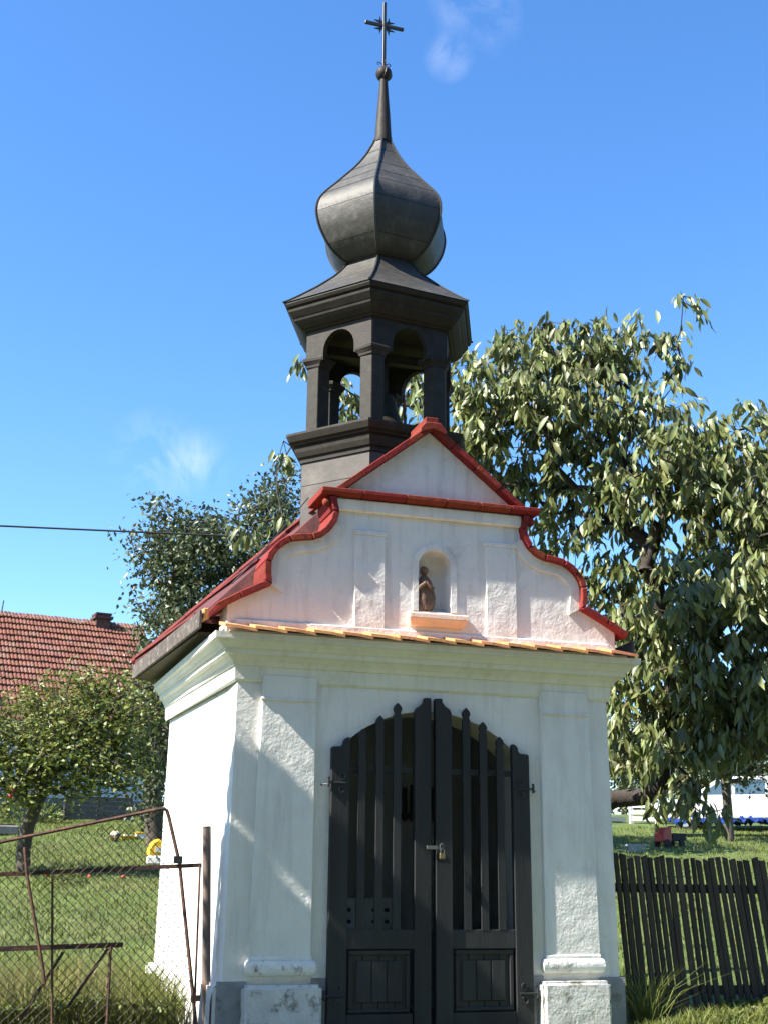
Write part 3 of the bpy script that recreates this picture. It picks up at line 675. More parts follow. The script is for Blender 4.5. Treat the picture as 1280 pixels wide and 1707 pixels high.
# chain link: zig-zag wires
m2 = MB(); px_ = .058; half_ = px_/2
xA, xB = -3.6, -1.50
V_, F_ = [], []
def topz(x): return (1.327+(x+2.737)*.234 if x < -1.735 else 1.214+(x+1.615)*(-2.4)) - .02
r_ = random.Random(5); wr = .0027
def seg(p, q):
    p, q = Vector(p), Vector(q); t = (q-p).normalized(); a = t.cross(Vector((0,1,0))).normalized(); b = a.cross(t); n = len(V_)
    for c in (p, q):
        for k in range(3): V_.append(tuple(c+(a*math.cos(2.094*k)+b*math.sin(2.094*k))*wr))
    for k in range(3): F_.append((n+k, n+(k+1)%3, n+3+(k+1)%3, n+3+k))
nz_ = 52
for i in range(int((xB-xA)/half_)):
    x = xA+i*half_
    for j in range(nz_):
        z = .14+j*.029; 
        xa = x+(half_ if (i+j)%2 else 0); xb = x+(0 if (i+j)%2 else half_)
        sag = .012*math.sin(x*3)+.01*math.sin(z*7+x*2)
        if z+.029 > topz((xa+xb)/2): continue
        rightlim = -1.735+max(0,1.545-z)*.245 if z > .2 else -1.45
        if max(xa,xb) > rightlim+.0: continue
        by0 = GY+.010*math.sin(x*5+z*3)
        seg((xa,by0,z+sag),(xb,by0+.004,z+.029+sag))
me = fast_mesh('chain_link', V_, F_); put('chain_link', me, wire, gate)
gp = thing('gate_post', 'rust-stained grey steel tube post at the chapel corner carrying the gate', 'post', (-1.42, .25, .1))
build(MB().tube([(-1.385,.25,.0),(-1.449,.25,1.44)],.0275,14), 'tube', postm, gp, sm=False)
build(MB().tube([(-1.4445,.25,1.36),(-1.450,.25,1.452)],.0268,14), 'top_sleeve', rust, gp)
cb = thing('cable_conduit', 'pair of thin grey cables rising from the ground by the gate post', 'cable', (-1.37,.12,.1))
for d in (0,.028):
    build(MB().tube([(-1.41+d,.06,.02),(-1.405+d,.06,.40),(-1.392+d,.055,.475),(-1.355+d*.5,.04,.495+d*.3)],.008,6), 'cable', rust, cb)

# ------------------------------------------------------------------ picket fence on the right
pfence = thing('picket_fence', 'leaning dark weathered picket fence beside the right chapel wall', 'fence', (2.2, .35, .15))
rr_ = random.Random(21)
xx = 1.535; i = 0
lean0 = .075
while xx < 3.55:
    w_ = rr_.uniform(.030,.050); ln = lean0+.03*(xx-1.6)+rr_.uniform(-.012,.012)+(.02 if i > 12 else 0)
    h_ = 1.312+rr_.uniform(-.018,.014)-.008*(xx-1.6)+(.02 if i < 2 else 0)
    z0 = .12
    m2 = MB(); ch = rr_.uniform(-.012,.012); dx = ln*(h_-z0)
    m2.prism([(xx+dx-w_/2,z0),(xx+dx+w_/2,z0),(xx+w_/2,h_+ch),(xx-w_/2,h_-ch*.5)], .325+rr_.uniform(-.004,.004), .347)
    build(m2, 'picket', oldwood, pfence, .003)
    xx += w_+rr_.choice((.007,.012,.017,.021,.026)); i += 1
build(MB().bar((1.45,.372,1.095),(3.6,.372,1.085),.045,.062), 'rail', oldwood, pfence, .004)
build(MB().bar((1.45,.372,.40),(3.6,.372,.38),.045,.062), 'rail', oldwood, pfence, .004)
for x in (1.50, 3.42): build(MB().box(x-.045,x+.045,.40,.49,.0,1.30), 'post', oldwood, pfence, .006)

# ------------------------------------------------------------------ trees
def leaf_tmpl(kind):
    if kind == 'long':
        T = [(0,0,0)]
        for t, wd, dz in ((.28,.14,-.015),(.62,.15,-.09)):
            T += [(-wd,t,dz+.05),(0,t,dz),(wd,t,dz+.05)]
        T += [(0,1,-.26)]
        F = [(0,2,1,1),(0,3,2,2),(1,2,5,4),(2,3,6,5),(4,5,7,7),(5,6,7,7)]
        F = [(0,2,1),(0,3,2),(1,2,5),(1,5,4),(2,3,6),(2,6,5),(4,5,7),(5,6,7)]
    elif kind == 'oval':
        T = [(0,0,0),(-.27,.45,.06),(0,.5,-.03),(.27,.45,.06),(0,1,-.1)]
        F = [(0,2,1),(0,3,2),(1,2,4),(2,3,4)]
    else:
        T = [(0,0,0),(-.5,.5,0),(.5,.5,.05),(0,1,0)]; F = [(0,2,1),(1,2,3)]
    return np.array(T, float), np.array(F, int)
def frames(dirs, ups):
    y = dirs/np.linalg.norm(dirs, axis=1, keepdims=True)
    x = np.cross(y, ups); x /= np.linalg.norm(x, axis=1, keepdims=True)+1e-9
    z = np.cross(x, y); return np.stack([x, y, z], 2)
def leaves_mesh(name, pos, Fm, size, kind):
    T, F = leaf_tmpl(kind)
    V = pos[:,None,:] + np.einsum('nij,kj->nki', Fm, T)*size[:,None,None]
    k = len(T); FF = (F[None]+ (np.arange(len(pos))*k)[:,None,None]).reshape(-1,3)
    return fast_mesh(name, V.reshape(-1,3), FF)
def skeleton(trunk, blobs, n, step=.25, seed=0, wander=.25):
    g = np.random.default_rng(seed)
    vol = np.array([b[3]*b[4]*b[5]*b[6] for b in blobs]); cnt = np.maximum(3, (n*vol/vol.sum()).astype(int))
    tg = []
    for b, c in zip(blobs, cnt):
        d = g.normal(size=(c,3)); d /= np.linalg.norm(d,axis=1,keepdims=True); r = g.random(c)**(.45)
        tg.append(np.array(b[:3]) + d*r[:,None]*np.array(b[3:6]))
    tg = np.concatenate(tg)
    nodes = [np.array(p,float) for p in trunk]; par = [-1]+list(range(len(trunk)-1)); plen = [0.]
    for i in range(1,len(nodes)): plen.append(plen[-1]+np.linalg.norm(nodes[i]-nodes[i-1]))
    order = np.argsort(np.linalg.norm(tg-nodes[-1],axis=1)+g.random(len(tg))*.4)
    P = np.zeros((60000,3)); P[:len(nodes)] = nodes; PL = np.zeros(60000); PL[:len(nodes)] = plen; m = len(nodes); lo = max(1, len(trunk)//3)
    tips = []
    for q in order:
        t = tg[q]; d = np.linalg.norm(P[lo:m]-t,axis=1); j = int(np.argmin(d+.22*PL[lo:m]))+lo
        L = d[j-lo]; k = max(1,int(L/step)); a = P[j].copy(); pj = j; off = g.normal(size=3)*L*wander*.5; off[2] = abs(off[2])*.6
        for u in range(1,k+1):
            f = u/k; pt = a+(t-a)*f+off*math.sin(math.pi*f)+g.normal(size=3)*step*.06
            P[m] = pt; par.append(pj); PL[m] = PL[pj]+L/k; pj = m; m += 1
        tips.append(pj)
    P = P[:m]; par = np.array(par)
    cntn = np.zeros(m); 
    for t in tips: cntn[t] += 1
    for i in range(m-1,0,-1): cntn[par[i]] += cntn[i]
    return P, par, cntn, tips
def branch_mesh(name, P, par, cnt, r0, expo=.48, rmax=None, ntrunk=0):
    rad = r0*np.maximum(cnt,1)**expo
    if rmax: rad = np.minimum(rad, rmax)
    V, F = [], []
    for i in range(1,len(P)):
        a, b = P[par[i]], P[i]; ra, rb = min(rad[par[i]], rad[i]*1.35), rad[i]; d = b-a; L = np.linalg.norm(d)
        if L < 1e-6: continue
        d /= L; u = np.cross(d, (0,0,1) if abs(d[2]) < .9 else (1,0,0)); u /= np.linalg.norm(u); v = np.cross(d,u)
        k = 8 if rb > .04 else 5 if rb > .012 else 3; n0 = len(V)
        for c, r in ((a-d*ra*.25,ra),(b,rb)):
            for j in range(k):
                th = 2*math.pi*j/k; V.append(c+(u*math.cos(th)+v*math.sin(th))*r)
        for j in range(k): F.append((n0+j,n0+(j+1)%k,n0+k+(j+1)%k,n0+k+j))
    me = fast_mesh(name, np.array(V), np.array(F)); me.shade_smooth(); return me
def tree(name, label, trunk, blobs, n, leafm, barkm, per, size, kind, seed, r0=.006, rmax=.2, droop=.5, group=None, nparts=0, spread=.12, up=.5, cat='tree'):
    root = thing(name, label, cat, trunk[0], group)
    P, par, cnt, tips = skeleton(trunk, blobs, n, seed=seed)
    put('trunk', branch_mesh('trunk', P, par, cnt, r0, rmax=rmax), barkm, root)
    g = np.random.default_rng(seed+5)
    base_ = []; 
    ch = np.zeros(len(P),bool); ch[par[1:]] = True
    twig = np.where((cnt <= 2) & (np.arange(len(P)) > len(trunk)))[0]
    tipset = np.array(tips)
    src = np.concatenate([np.repeat(tipset, per), twig[g.random(len(twig)) < .75]])
    pos = P[src] + g.normal(size=(len(src),3))*spread*np.array([1,1,.7])
    tw = P[src]-P[par[src]]; tw /= np.linalg.norm(tw,axis=1,keepdims=True)+1e-9
    d = g.normal(size=(len(src),3)); d /= np.linalg.norm(d,axis=1,keepdims=True)
    d = d*.8 + tw*.25; d[:,2] = d[:,2]*.45 - droop*(.55+.7*g.random(len(src)))
    u = g.normal(size=(len(src),3))*.5; u[:,2] += up
    Fm = frames(d, u); sz = size*(.7+.6*g.random(len(src)))
    if nparts:
        dist = (pos-np.array(CAM))@np.array(FH); o = np.argsort(dist); near = o[:nparts]; rest = o[nparts:]
        T, F = leaf_tmpl(kind); lm = bpy.data.meshes.new('leaf'); lm.from_pydata(T.tolist(), [], F.tolist()); lm.update(); lm.materials.append(leafm)
        for i in near:
            ob = bpy.data.objects.new('leaf', lm); col.objects.link(ob); ob.parent = root
            M = Matrix([[*(Fm[i][r]*sz[i]), pos[i][r]-root.location[r]] for r in range(3)]+[[0,0,0,1]]); ob.matrix_local = M
        pos, Fm, sz = pos[rest], Fm[rest], sz[rest]
    f = put('foliage', leaves_mesh('foliage', pos, Fm, sz, kind), leafm, root); f['kind'] = 'stuff'
    return root
def B(px, py, d, rx_, ry_, rd, dens=1.):     # a crown lump: centre in the picture and distance -> real position, half sizes in metres
    q = at(px, py, d); return (q.x, q.y, q.z, rx_*d/FPX*.98, rd, ry_*d/FPX, dens)
# cherry behind the chapel, right
tb = at(972, 1500, 13.0); tb = Vector((tb.x, tb.y, H(tb.x, tb.y)-.1))
trunk = [tuple(tb)]+[tuple(at(*q)) for q in ((975,1420,13.0),(985,1350,13.0),(1025,1332,13.0),(1075,1328,12.9),(1108,1300,12.8),(1116,1240,12.8),(1121,1185,12.7),(1119,1130,12.7),(1112,1075,12.6),(1100,1025,12.6),(1092,970,12.5))]
blobs = [B(920,590,12.6,85,60,.7,1.2), B(850,660,12.6,85,80,.8,1.2), B(1010,590,12.6,85,70,.7,1.2), B(800,610,12.8,45,40,.4), B(770,640,12.9,40,60,.5,1.3), B(790,720,13,45,60,.5,1.3), B(850,800,13,55,50,.5,1.2), B(905,860,13,35,45,.4,1.), B(790,740,13,60,60,.7), B(960,690,12.3,110,80,.9,1.2),
         B(1105,560,12.4,45,40,.35), B(1160,505,12.3,38,18,.2), B(1120,610,12.4,35,35,.3), B(1080,680,12.2,80,45,.6), B(1110,790,12.0,130,95,1.0,1.2), B(1230,730,11.8,75,55,.7), B(1262,672,11.7,25,20,.25),
         B(1240,850,11.6,110,110,1.0,1.1), B(1330,900,12,120,180,1.1), B(1190,990,11.4,110,90,.9,1.0), B(1010,830,12.8,80,60,.7,.6), B(900,800,12.9,80,50,.6,.8), B(1100,950,12.8,110,80,1.0,.5),
         B(1240,1110,11.4,110,80,.9,1.1), B(1060,1130,12.8,70,90,.6,.8), B(1150,1190,12.6,100,65,.8,.8), B(1060,1250,12.3,50,50,.5,1.0), B(1150,1250,12,80,40,.8,1.2), B(1270,1200,12,80,55,.7,1.3), B(1070,1200,12.6,60,60,.6,1.2), B(1230,1200,11.8,80,70,.8,1.2), B(1000,1050,13.2,60,80,.5,.35), B(1045,1000,12.8,50,60,.5,.6), B(1030,1110,13,35,60,.5,1.0), B(1030,1190,13,30,55,.5,1.2), B(930,930,13.2,50,60,.5,.8), B(955,880,13.0,50,50,.5,.9), B(1000,960,13,55,60,.5,.9), B(1060,1060,12.8,60,70,.6,.9), B(1020,1030,13.1,40,60,.5,.9), B(1150,1320,11.9,45,38,.4,1.6), B(1085,1325,12,40,30,.3,1.2), B(1190,1370,11.6,28,22,.2,1.0), B(1250,1010,11.6,90,80,.9,.8), B(1170,1080,12,100,70,.8,.8), B(860,570,12.7,40,60,.5,1.2),
         B(505,610,13.2,16,14,.12,3), B(470,768,13.2,28,14,.2,2), B(405,890,13.2,35,20,.3,1.6), B(470,890,13.4,35,25,.3,1), B(600,660,13.3,60,60,.4,.8), B(690,660,13.3,60,70,.5,1)]
tree('cherry_tree', 'big cherry tree with long drooping leaves rising behind the right side of the chapel', trunk, blobs, 1850, cherry_l, bark2, 10, .148, 'long', 3, r0=.0038, rmax=.085, droop=1.25, nparts=300, spread=.055, up=.6)
# plum behind, left
tb = gnd(262, 1412)
trunk = [(tb.x,tb.y,tb.z-.1),(tb.x-.15,tb.y,tb.z+.8),(tb.x-.1,tb.y,tb.z+1.6),(tb.x+.2,tb.y,tb.z+2.6),(tb.x+.5,tb.y,tb.z+3.6)]
D = 24.
blobs = [B(262,850,D,28,30,.4,1.5), B(300,880,D,55,40,.8,1.2), B(260,930,D,45,55,.8,1.2), B(330,930,D,85,75,1.2,1.3), B(370,890,D,55,40,.8,1.2), B(440,860,D,55,60,.9,1.3), B(475,810,D,35,40,.6,1.3), B(480,880,D,40,60,.8),
         B(420,950,D,60,60,1.,1.), B(300,1020,D,65,65,1.2,1.2), B(250,1050,D,22,30,.5), B(225,985,D,16,22,.3,.8), B(205,887,D,16,8,.2,1), B(270,1120,D,55,60,1.,1.1), B(245,1190,D,55,70,1.,1.2), B(265,1270,D,50,60,.9,1.2), B(250,1340,D,30,28,.7,1.), B(400,1050,D,120,60,1.4,.6), B(560,860,D,60,80,1.,.5)]
tree('plum_tree', 'tall dark-leaved fruit tree behind the left chapel wall', trunk, blobs, 1500, plum_l, bark, 11, .115, 'oval', 8, r0=.006, rmax=.22, droop=.5, spread=.17, up=.7)
# apple tree, left foreground of garden
tb = gnd(40, 1452); D = 22.
trunk = [(tb.x,tb.y,tb.z-.1),(tb.x-.03,tb.y,tb.z+.35),(tb.x+.0,tb.y,tb.z+.75),(tb.x+.12,tb.y,tb.z+1.15),(tb.x+.25,tb.y,tb.z+1.5)]
blobs = [B(40,1210,D,60,60,.9,1.2), B(120,1170,D,70,50,1.,1.3), B(175,1190,D,60,65,1.,1.3), B(100,1250,D,110,60,1.2,1.2), B(30,1290,D,60,45,.9,1.1), B(180,1280,D,75,50,1.,1.2), B(115,1315,D,60,25,.8,1), B(-60,1240,D,90,80,1.2,.9), B(70,1165,D,30,35,.6,1.0), B(215,1250,D,45,80,.9,.8), B(15,1325,D-.3,45,26,.7,1.3), B(240,1180,D,40,45,.8,.6), B(-20,1150,D,50,25,.7,.6), B(205,1140,D,30,25,.5,.8), B(150,1130,D,45,20,.5,1.0)]
apple = tree('apple_tree', 'low spreading apple tree with leaning trunk in front of the tiled house', trunk, blobs, 1000, apple_l, bark, 12, .10, 'oval', 12, r0=.0065, rmax=.12, droop=.25, spread=.16, up=.8)
for i, (px, py, d) in enumerate(((18,1327,21.4),(21,1317,21.5))):
    q = at(px, py, d); o = put('apple', MB().sphere((0,0,0),.042,10,7,.92).mesh('apple',0,True), applem, None, tuple(q))
    tag(o, ['red apple, the lower one, hanging at the left edge of the apple tree','red apple touching another just above it on the apple tree','yellow apple hanging near the top of the leaning trunk'][i], 'apple', 'apples hanging in the tree')
# small tree with thin trunk, right
tb = gnd(1216, 1402)
trunk = [(tb.x,tb.y,tb.z-.1),(tb.x-.0,tb.y,tb.z+.7),(tb.x-.02,tb.y,tb.z+1.4),(tb.x+.05,tb.y,tb.z+2.2)]
D = 31.
tree('young_tree', 'small tree with a slim pale trunk in the lawn in front of the white car', trunk, [B(1215,1230,D,90,55,1.3), B(1290,1230,D,60,60,1.,1), B(1150,1240,D,50,40,.9), B(1240,1280,D,60,30,.8)], 420, plum_l, bark, 10, .13, 'oval', 31, r0=.008, rmax=.11, droop=.4, spread=.2)
# background trees beyond the right garden
for i, (px, top, d, hw, lab) in enumerate(((1040,1180,58,50,'pale hazy tree low beyond the white slat fence, next to the chapel wall'),(1135,1215,62,60,'round pale tree far beyond the car, left of the slim trunk'),(1230,1190,66,60,'bushy far tree directly behind the white car'),(1330,1160,60,70,'far tree at the right edge of the garden'))):
    q = at(px, 1365, d); z0 = H(q.x,q.y)
    tree('garden_tree', lab, [(q.x,q.y,z0-.2),(q.x,q.y,z0+1.2),(q.x+.1,q.y,z0+2.2)], [B(px,(top+1350)/2,d,hw,(1350-top)/2,1.6), B(px-20,top+60,d,hw*.6,40,1.2), B(px+25,1320,d,hw*.9,35,1.4)], 260, far_l, bark, 14, .22, 'oval', 40+i, r0=.012, rmax=.14, droop=.3, spread=.35, group='trees beyond the garden')
for i, (px, d, hw, hh) in enumerate(((900,95,110,60),(1180,105,120,66),(1480,98,120,60),(640,110,120,70))):
    q = at(px, 1365, d); z0 = H(q.x,q.y); hz = hh*d/FPX
    tree('garden_tree', ['far round tree on the rise straight behind the chapel','far broad tree on the rise behind the white car','far broad tree on the rise outside the right edge','far tree on the rise behind the left chapel corner'][i], [(q.x,q.y,z0-.2),(q.x,q.y,z0+1.5),(q.x+.1,q.y,z0+2.6)], [(q.x,q.y,z0+hz+1.2,hw*d/FPX,2.5,hz,1)], 240, far_l, bark, 14, .34, 'oval', 90+i, r0=.014, rmax=.2, droop=.3, spread=.5, group='trees beyond the garden')
q = at(838,1400,29.5); z0 = H(q.x,q.y)  # unseen tree added for its shade on the right-hand lawn
tree('garden_tree', 'bushy fruit tree hidden behind the chapel, added to shade the lawn', [(q.x,q.y,z0-.1),(q.x,q.y,z0+.8),(q.x+.1,q.y,z0+1.6)], [(q.x,q.y,z0+3.2,2.1,3.4,1.8,1)], 260, plum_l, bark, 12, .26, 'oval', 47, r0=.01, rmax=.13, droop=.3, spread=.25, group='trees beyond the garden')
# clipped evergreen just out of the frame, left front
def thuja(x, y, h, r, seed, label):
    root = thing('evergreen_column', label, 'tree', (x,y,H(x,y)), 'evergreens by the lane')
    z0 = H(x,y)
    put('trunk', MB().tube([(x,y,z0-.1),(x,y,z0+h*.8)],[.07,.02],8).mesh('trunk'), bark, root)
    g = np.random.default_rng(seed); n = 9000
    t = g.random(n); th = g.random(n)*2*math.pi; rr = r*(1-(2*t-1)**4*.55)*np.sqrt(1-np.clip((t-.86)/.14,0,1)**2)*(.9+.12*np.sin(3*th+9*t))*(.55+.45*g.random(n)**.4)
    pos = np.stack([x+rr*np.cos(th), y+rr*np.sin(th), z0+.1+t*h],1)
    uu = pos[:,2]+.97*(pos[:,0]-x); keep = ~((np.abs(uu-3.78) < .07) & (pos[:,1] > -.62)) & ~((np.abs(uu-3.33) < .035) & (pos[:,1] > -.5)); pos, th = pos[keep], th[keep]; n = len(pos)  # gaps cut along the sun direction, shaped to throw light streaks on the facade
    d = np.stack([np.cos(th)*.5,np.sin(th)*.5,np.ones(n)],1)+g.normal(size=(n,3))*.3
    f = put('foliage', leaves_mesh('foliage', pos, frames(d, g.normal(size=(n,3))), .10+.08*g.random(n), 'oval'), thuja_l, root); f['kind'] = 'stuff'
thuja(-3.75, -.52, 4.15, .46, 3, 'tall clipped evergreen column by the lane, outside the picture on the left')

# added unseen trees behind the camera: they block half the sky from the chapel front
for i, (x, y, h, r) in enumerate(((-19,-15.5,14,4.4),(-12,-16.5,15.5,4.6),(-5,-16,15,4.4),(2.5,-16.5,16,4.6),(10,-16,15,4.4),(17,-15.5,15,4.6))):
    z0 = H(x,y)
    tree('sky_blocker_tree', ['first','second','third','fourth','fifth','sixth'][i]+' broad tree from the left in the added unseen row blocking sky light', [(x,y,z0-.1),(x+.1,y,z0+1.2),(x,y+.1,z0+2.4)], [(x,y,z0+h*.55,r,r,h*.47,1)], 260, plum_l, bark, 12, .62, 'oval', 70+i, r0=.014, rmax=.25, droop=.3, spread=.5, group='added trees blocking the sky')

# ------------------------------------------------------------------ house on the left
fd = Vector((.986,.167,0)); fn = Vector((-.167,.986,0))     # along the facade / away from us
A0 = at(130,1364,38.5); A0.z = 0
def hp(u, v, z): return A0+fd*u+fn*v+Vector((0,0,z))
u1 = 2.5; u0 = -7.5; EZ, RZ, RV = 5.95, 9.42, 3.7
house = thing('farmhouse', 'farmhouse with weathered red clay tile roof behind the apple tree', 'house', tuple(hp(-1,0,2.8)))
def hbox(u_0,u_1,v0,v1,z0,z1):
    return MB().add([tuple(hp(u,v,z)) for z in (z0,z1) for u,v in ((u_0,v0),(u_1,v0),(u_1,v1),(u_0,v1))],[(0,3,2,1),(4,5,6,7),(0,1,5,4),(1,2,6,5),(2,3,7,6),(3,0,4,7)])
build(hbox(u0,u1,0,7.8,2.4,EZ-.1).add([tuple(hp(u1,0,EZ-.1)),tuple(hp(u1,7.8,EZ-.1)),tuple(hp(u1,RV,RZ-.1)),tuple(hp(u0,0,EZ-.1)),tuple(hp(u0,7.8,EZ-.1)),tuple(hp(u0,RV,RZ-.1))],[(0,1,2),(5,4,3)]), 'wall', housew, house)
build(hbox(u0-.03,u1+.03,-.06,0.02,2.3,3.45), 'plinth', houseb, house)
ov = .45; slope = (RZ-EZ)/RV; e0 = Vector((0,0,0))
rf = build(MB().add([tuple(hp(u,v,z)) for u in (u0-.2,u1+.2) for v,z in ((-ov,EZ-ov*slope),(RV,RZ),(7.8+ov,EZ-ov*slope),(RV,RZ-.15))],[(0,4,5,1),(1,5,6,2),(2,6,7,3),(3,7,4,0),(0,1,2,3),(7,6,5,4)]), 'roof', brick, house)
# interlocking double-roll tiles
tw_, tl = .235, .345
sd = (fn*RV+Vector((0,0,RZ-EZ))).normalized(); nd = fd.cross(sd).normalized()
if nd.z < 0: nd = -nd
S0 = hp(u1+.2,-ov,EZ-ov*slope); Lr = (hp(0,RV,RZ)-hp(0,-ov,EZ-ov*slope)).length
nr = int(Lr/tl)+1; nc = int((u1-u0+.4)/tw_)
pr_ = [(0,.0),(.03,.028),(.075,.034),(.105,.012),(.125,.008),(.150,.03),(.195,.034),(.228,.006)]
def tile_v(lift0=.06):
    vs = []
    for u,h in pr_: vs.append((u,0,h+lift0))
    for u,h in pr_: vs.append((u,tl+.03,h+.0))
    for u,h in pr_: vs.append((u,.004,lift0-.03))
    return np.array(vs)
npf = len(pr_); tf = [(i,i+1,npf+i+1,npf+i) for i in range(npf-1)]+[(2*npf+i,2*npf+i+1,i+1,i) for i in range(npf-1)]
tv = tile_v(); tm = bpy.data.meshes.new('roof_tile'); tm.from_pydata([tuple(v) for v in tv],[],tf); tm.update(); tm.materials.append(tilem)
ax = np.array([-fd, sd, nd])      # rows: u runs left from the right end
cells = []
for r in range(nr):
    for c in range(nc):
        o = S0-fd*(c*tw_+.235*0)+sd*(r*tl)+nd*.02
        o = o - fd*0
        cells.append((r,c,o))
def vis(o):
    v = o-CAM; z = v.dot(FW); px = 640+FPX*v.dot(RT)/z; py = 853.5-FPX*v.dot(UPV)/z; return px, py
shown = [q for q in cells if 0 < vis(q[2])[0] < 250 and vis(q[2])[1] < 1215]
shown.sort(key=lambda q: (vis(q[2])[1] > 1150, -q[0]))
sel = set((r,c) for r,c,o in shown[:300]); restV, restF = [], []
trg = random.Random(9)
for r,c,o in cells:
    jit = nd*trg.uniform(-.006,.012)+sd*trg.uniform(-.012,.012); o = o+jit; rot = trg.uniform(-.012,.012)
    if (r,c) in sel:
        ob = bpy.data.objects.new('roof_tile', tm); col.objects.link(ob); ob.parent = rf
        b = Vector((0,0,0))
        M = Matrix([[-fd[k]+sd[k]*rot, sd[k], nd[k], o[k]] for k in range(3)]+[[0,0,0,1]]); ob.matrix_local = M
    else:
        n = len(restV); W = np.array(o)+tv@ax; restV += W.tolist(); restF += [tuple(i+n for i in f) for f in tf]
q = put('roof_tile', fast_mesh('roof_tile_field', restV, restF), tilem, rf); q['kind'] = 'stuff'; q.location = (0,0,0)
for k in range(24):
    u = u1+.2-k*.40
    m2 = MB(); rings = []
    for du, r in ((0,.125),(.05,.125),(.055,.105),(.41,.10)):
        rings.append([tuple(hp(u-du,RV+r*math.cos(t),RZ-.02+r*.9*math.sin(t))) for t in np.linspace(0,math.pi,8)])
    m2.loft(rings, False, False); o = build(m2, 'ridge_tile', ridgem, rf); o.location = (0,0,0)
ch = build(hbox(1.0,1.48,RV-.25,RV+.3,RZ-.5,RZ+.32), 'chimney', brick, house)
build(hbox(.93,1.55,RV-.33,RV+.38,RZ+.18,RZ+.27), 'chimney_collar', brick, ch); build(hbox(.97,1.51,RV-.29,RV+.34,RZ+.321,RZ+.38), 'chimney_cap', brick, ch)
build(MB().tube([tuple(hp(-2.08,RV,RZ)),tuple(hp(-2.04,RV,RZ+.5))],.025,6), 'roof_mast', iron, house)
m2 = MB().tube([tuple(hp(u0-.2,-ov-.06,EZ-ov*slope-.03)),tuple(hp(u1+.2,-ov-.06,EZ-ov*slope-.03))],.06,8); build(m2, 'gutter', greyp, house)

# ------------------------------------------------------------------ overhead cable
p0, p1 = at(-420,858,19), at(640,905,20.5)
tag(build(MB().tube([tuple(p0+(p1-p0)*t-Vector((0,0,.5*math.sin(math.pi*t)*.0))) for t in np.linspace(0,1,12)],.016,6), 'overhead_cable', rubber), 'black overhead cable crossing the sky at the left edge', 'cable')
pl_ = thing('cable_pole', 'wooden cable pole standing hidden behind the chapel', 'pole', (p1.x,p1.y,H(p1.x,p1.y)))
build(MB().tube([(p1.x,p1.y+.12,H(p1.x,p1.y)-.3),(p1.x,p1.y+.12,p1.z+.3)],[.13,.1],10), 'shaft', eavewood, pl_); build(MB().tube([(p1.x,p1.y+.06,p1.z),(p1.x,p1.y-.03,p1.z)],.03,8), 'insulator', white, pl_)

# ------------------------------------------------------------------ car and small things in the right garden
def local_thing(name, label, cat, pos, ang, group=None):
    t = thing(name, label, cat, tuple(pos), group); t.rotation_euler = (0,0,ang); return t
def lput(mb, name, m, par, bevel=0, sm=False):
    o = bpy.data.objects.new(name, mb.mesh(name,bevel,sm)); col.objects.link(o); o.data.materials.append(m); o.parent = par; return o
q = gnd(1232,1384)
car = local_thing('parked_car', 'white estate car parked beyond the lawn behind the slim tree', 'car', (q.x,q.y,q.z-.05), -YAW-.35)   # local +x = rear, to the right
bodyp = [(-2.15,.30),(2.05,.30),(2.14,.45),(2.14,.75),(2.08,.93),(2.0,.95),(-1.15,.93),(-2.0,.78),(-2.18,.62)]
m2 = MB(); m2.prism(bodyp, -.84, .84); lput(m2,'body',carw,car,.05,True)
roofp = lambda y,i: [(-1.15+i*.02,y,.93),(2.02-i*.02,y,.93),(1.72-i*.05,y*.84,1.40),(1.60,y*.82,1.45),(-.2,y*.82,1.47),(-.42+i*.02,y*.84,1.43)]
m2 = MB().loft([roofp(-.80,0),roofp(.80,0)]); lput(m2,'cabin',carw,car,.02)
for y, s in ((-.80,-1),(.80,1)):
    for a,b,c,d in ((-.95,-.08,-.33,-.08),(.0,.80,.0,.80),(.88,1.80,.88,1.55)):
        yy = lambda z: y*(1-.16*(z-.93)/.47)+s*.008
        m2 = MB().add([(a,yy(.97),.97),(b,yy(.97),.97),(d,yy(1.37),1.37),(c,yy(1.37),1.37),(a,yy(.97)-s*.02,.97),(b,yy(.97)-s*.02,.97),(d,yy(1.37)-s*.02,1.37),(c,yy(1.37)-s*.02,1.37)],[(0,1,2,3),(7,6,5,4),(0,4,5,1),(1,5,6,2),(2,6,7,3),(3,7,4,0)])
        lput(m2,'window',glass,car)
    m2 = MB().box(2.06,2.15,y-.10 if s < 0 else y-.12,y+.12 if s < 0 else y+.045,.62,.90); lput(m2,'tail_lamp',redl,car,.02)
    for x in (-1.35,1.35):
        wv = lput(MB().tube([(x,y*1.0-.09,.30),(x,y*1.0+.09,.30)],.31,18),'wheel',rubber,car)
        o = lput(MB().tube([(x,y+s*.091-.012,.30),(x,y+s*.091+.012,.30)],.19,14),'rim',greyp,wv)
m2 = MB().add([(2.03,-.62,.99),(2.03,.62,.99),(1.78,.54,1.36),(1.78,-.54,1.36),(1.99,-.62,.98),(1.99,.62,.98),(1.74,.54,1.35),(1.74,-.54,1.35)],[(0,1,2,3),(7,6,5,4),(0,4,5,1),(1,5,6,2),(2,6,7,3),(3,7,4,0)]); lput(m2,'rear_window',glass,car)
lput(MB().box(2.08,2.22,-.82,.82,.34,.56),'bumper',greyp,car,.03); lput(MB().box(2.13,2.16,-.26,.26,.66,.77),'number_plate',white,car)
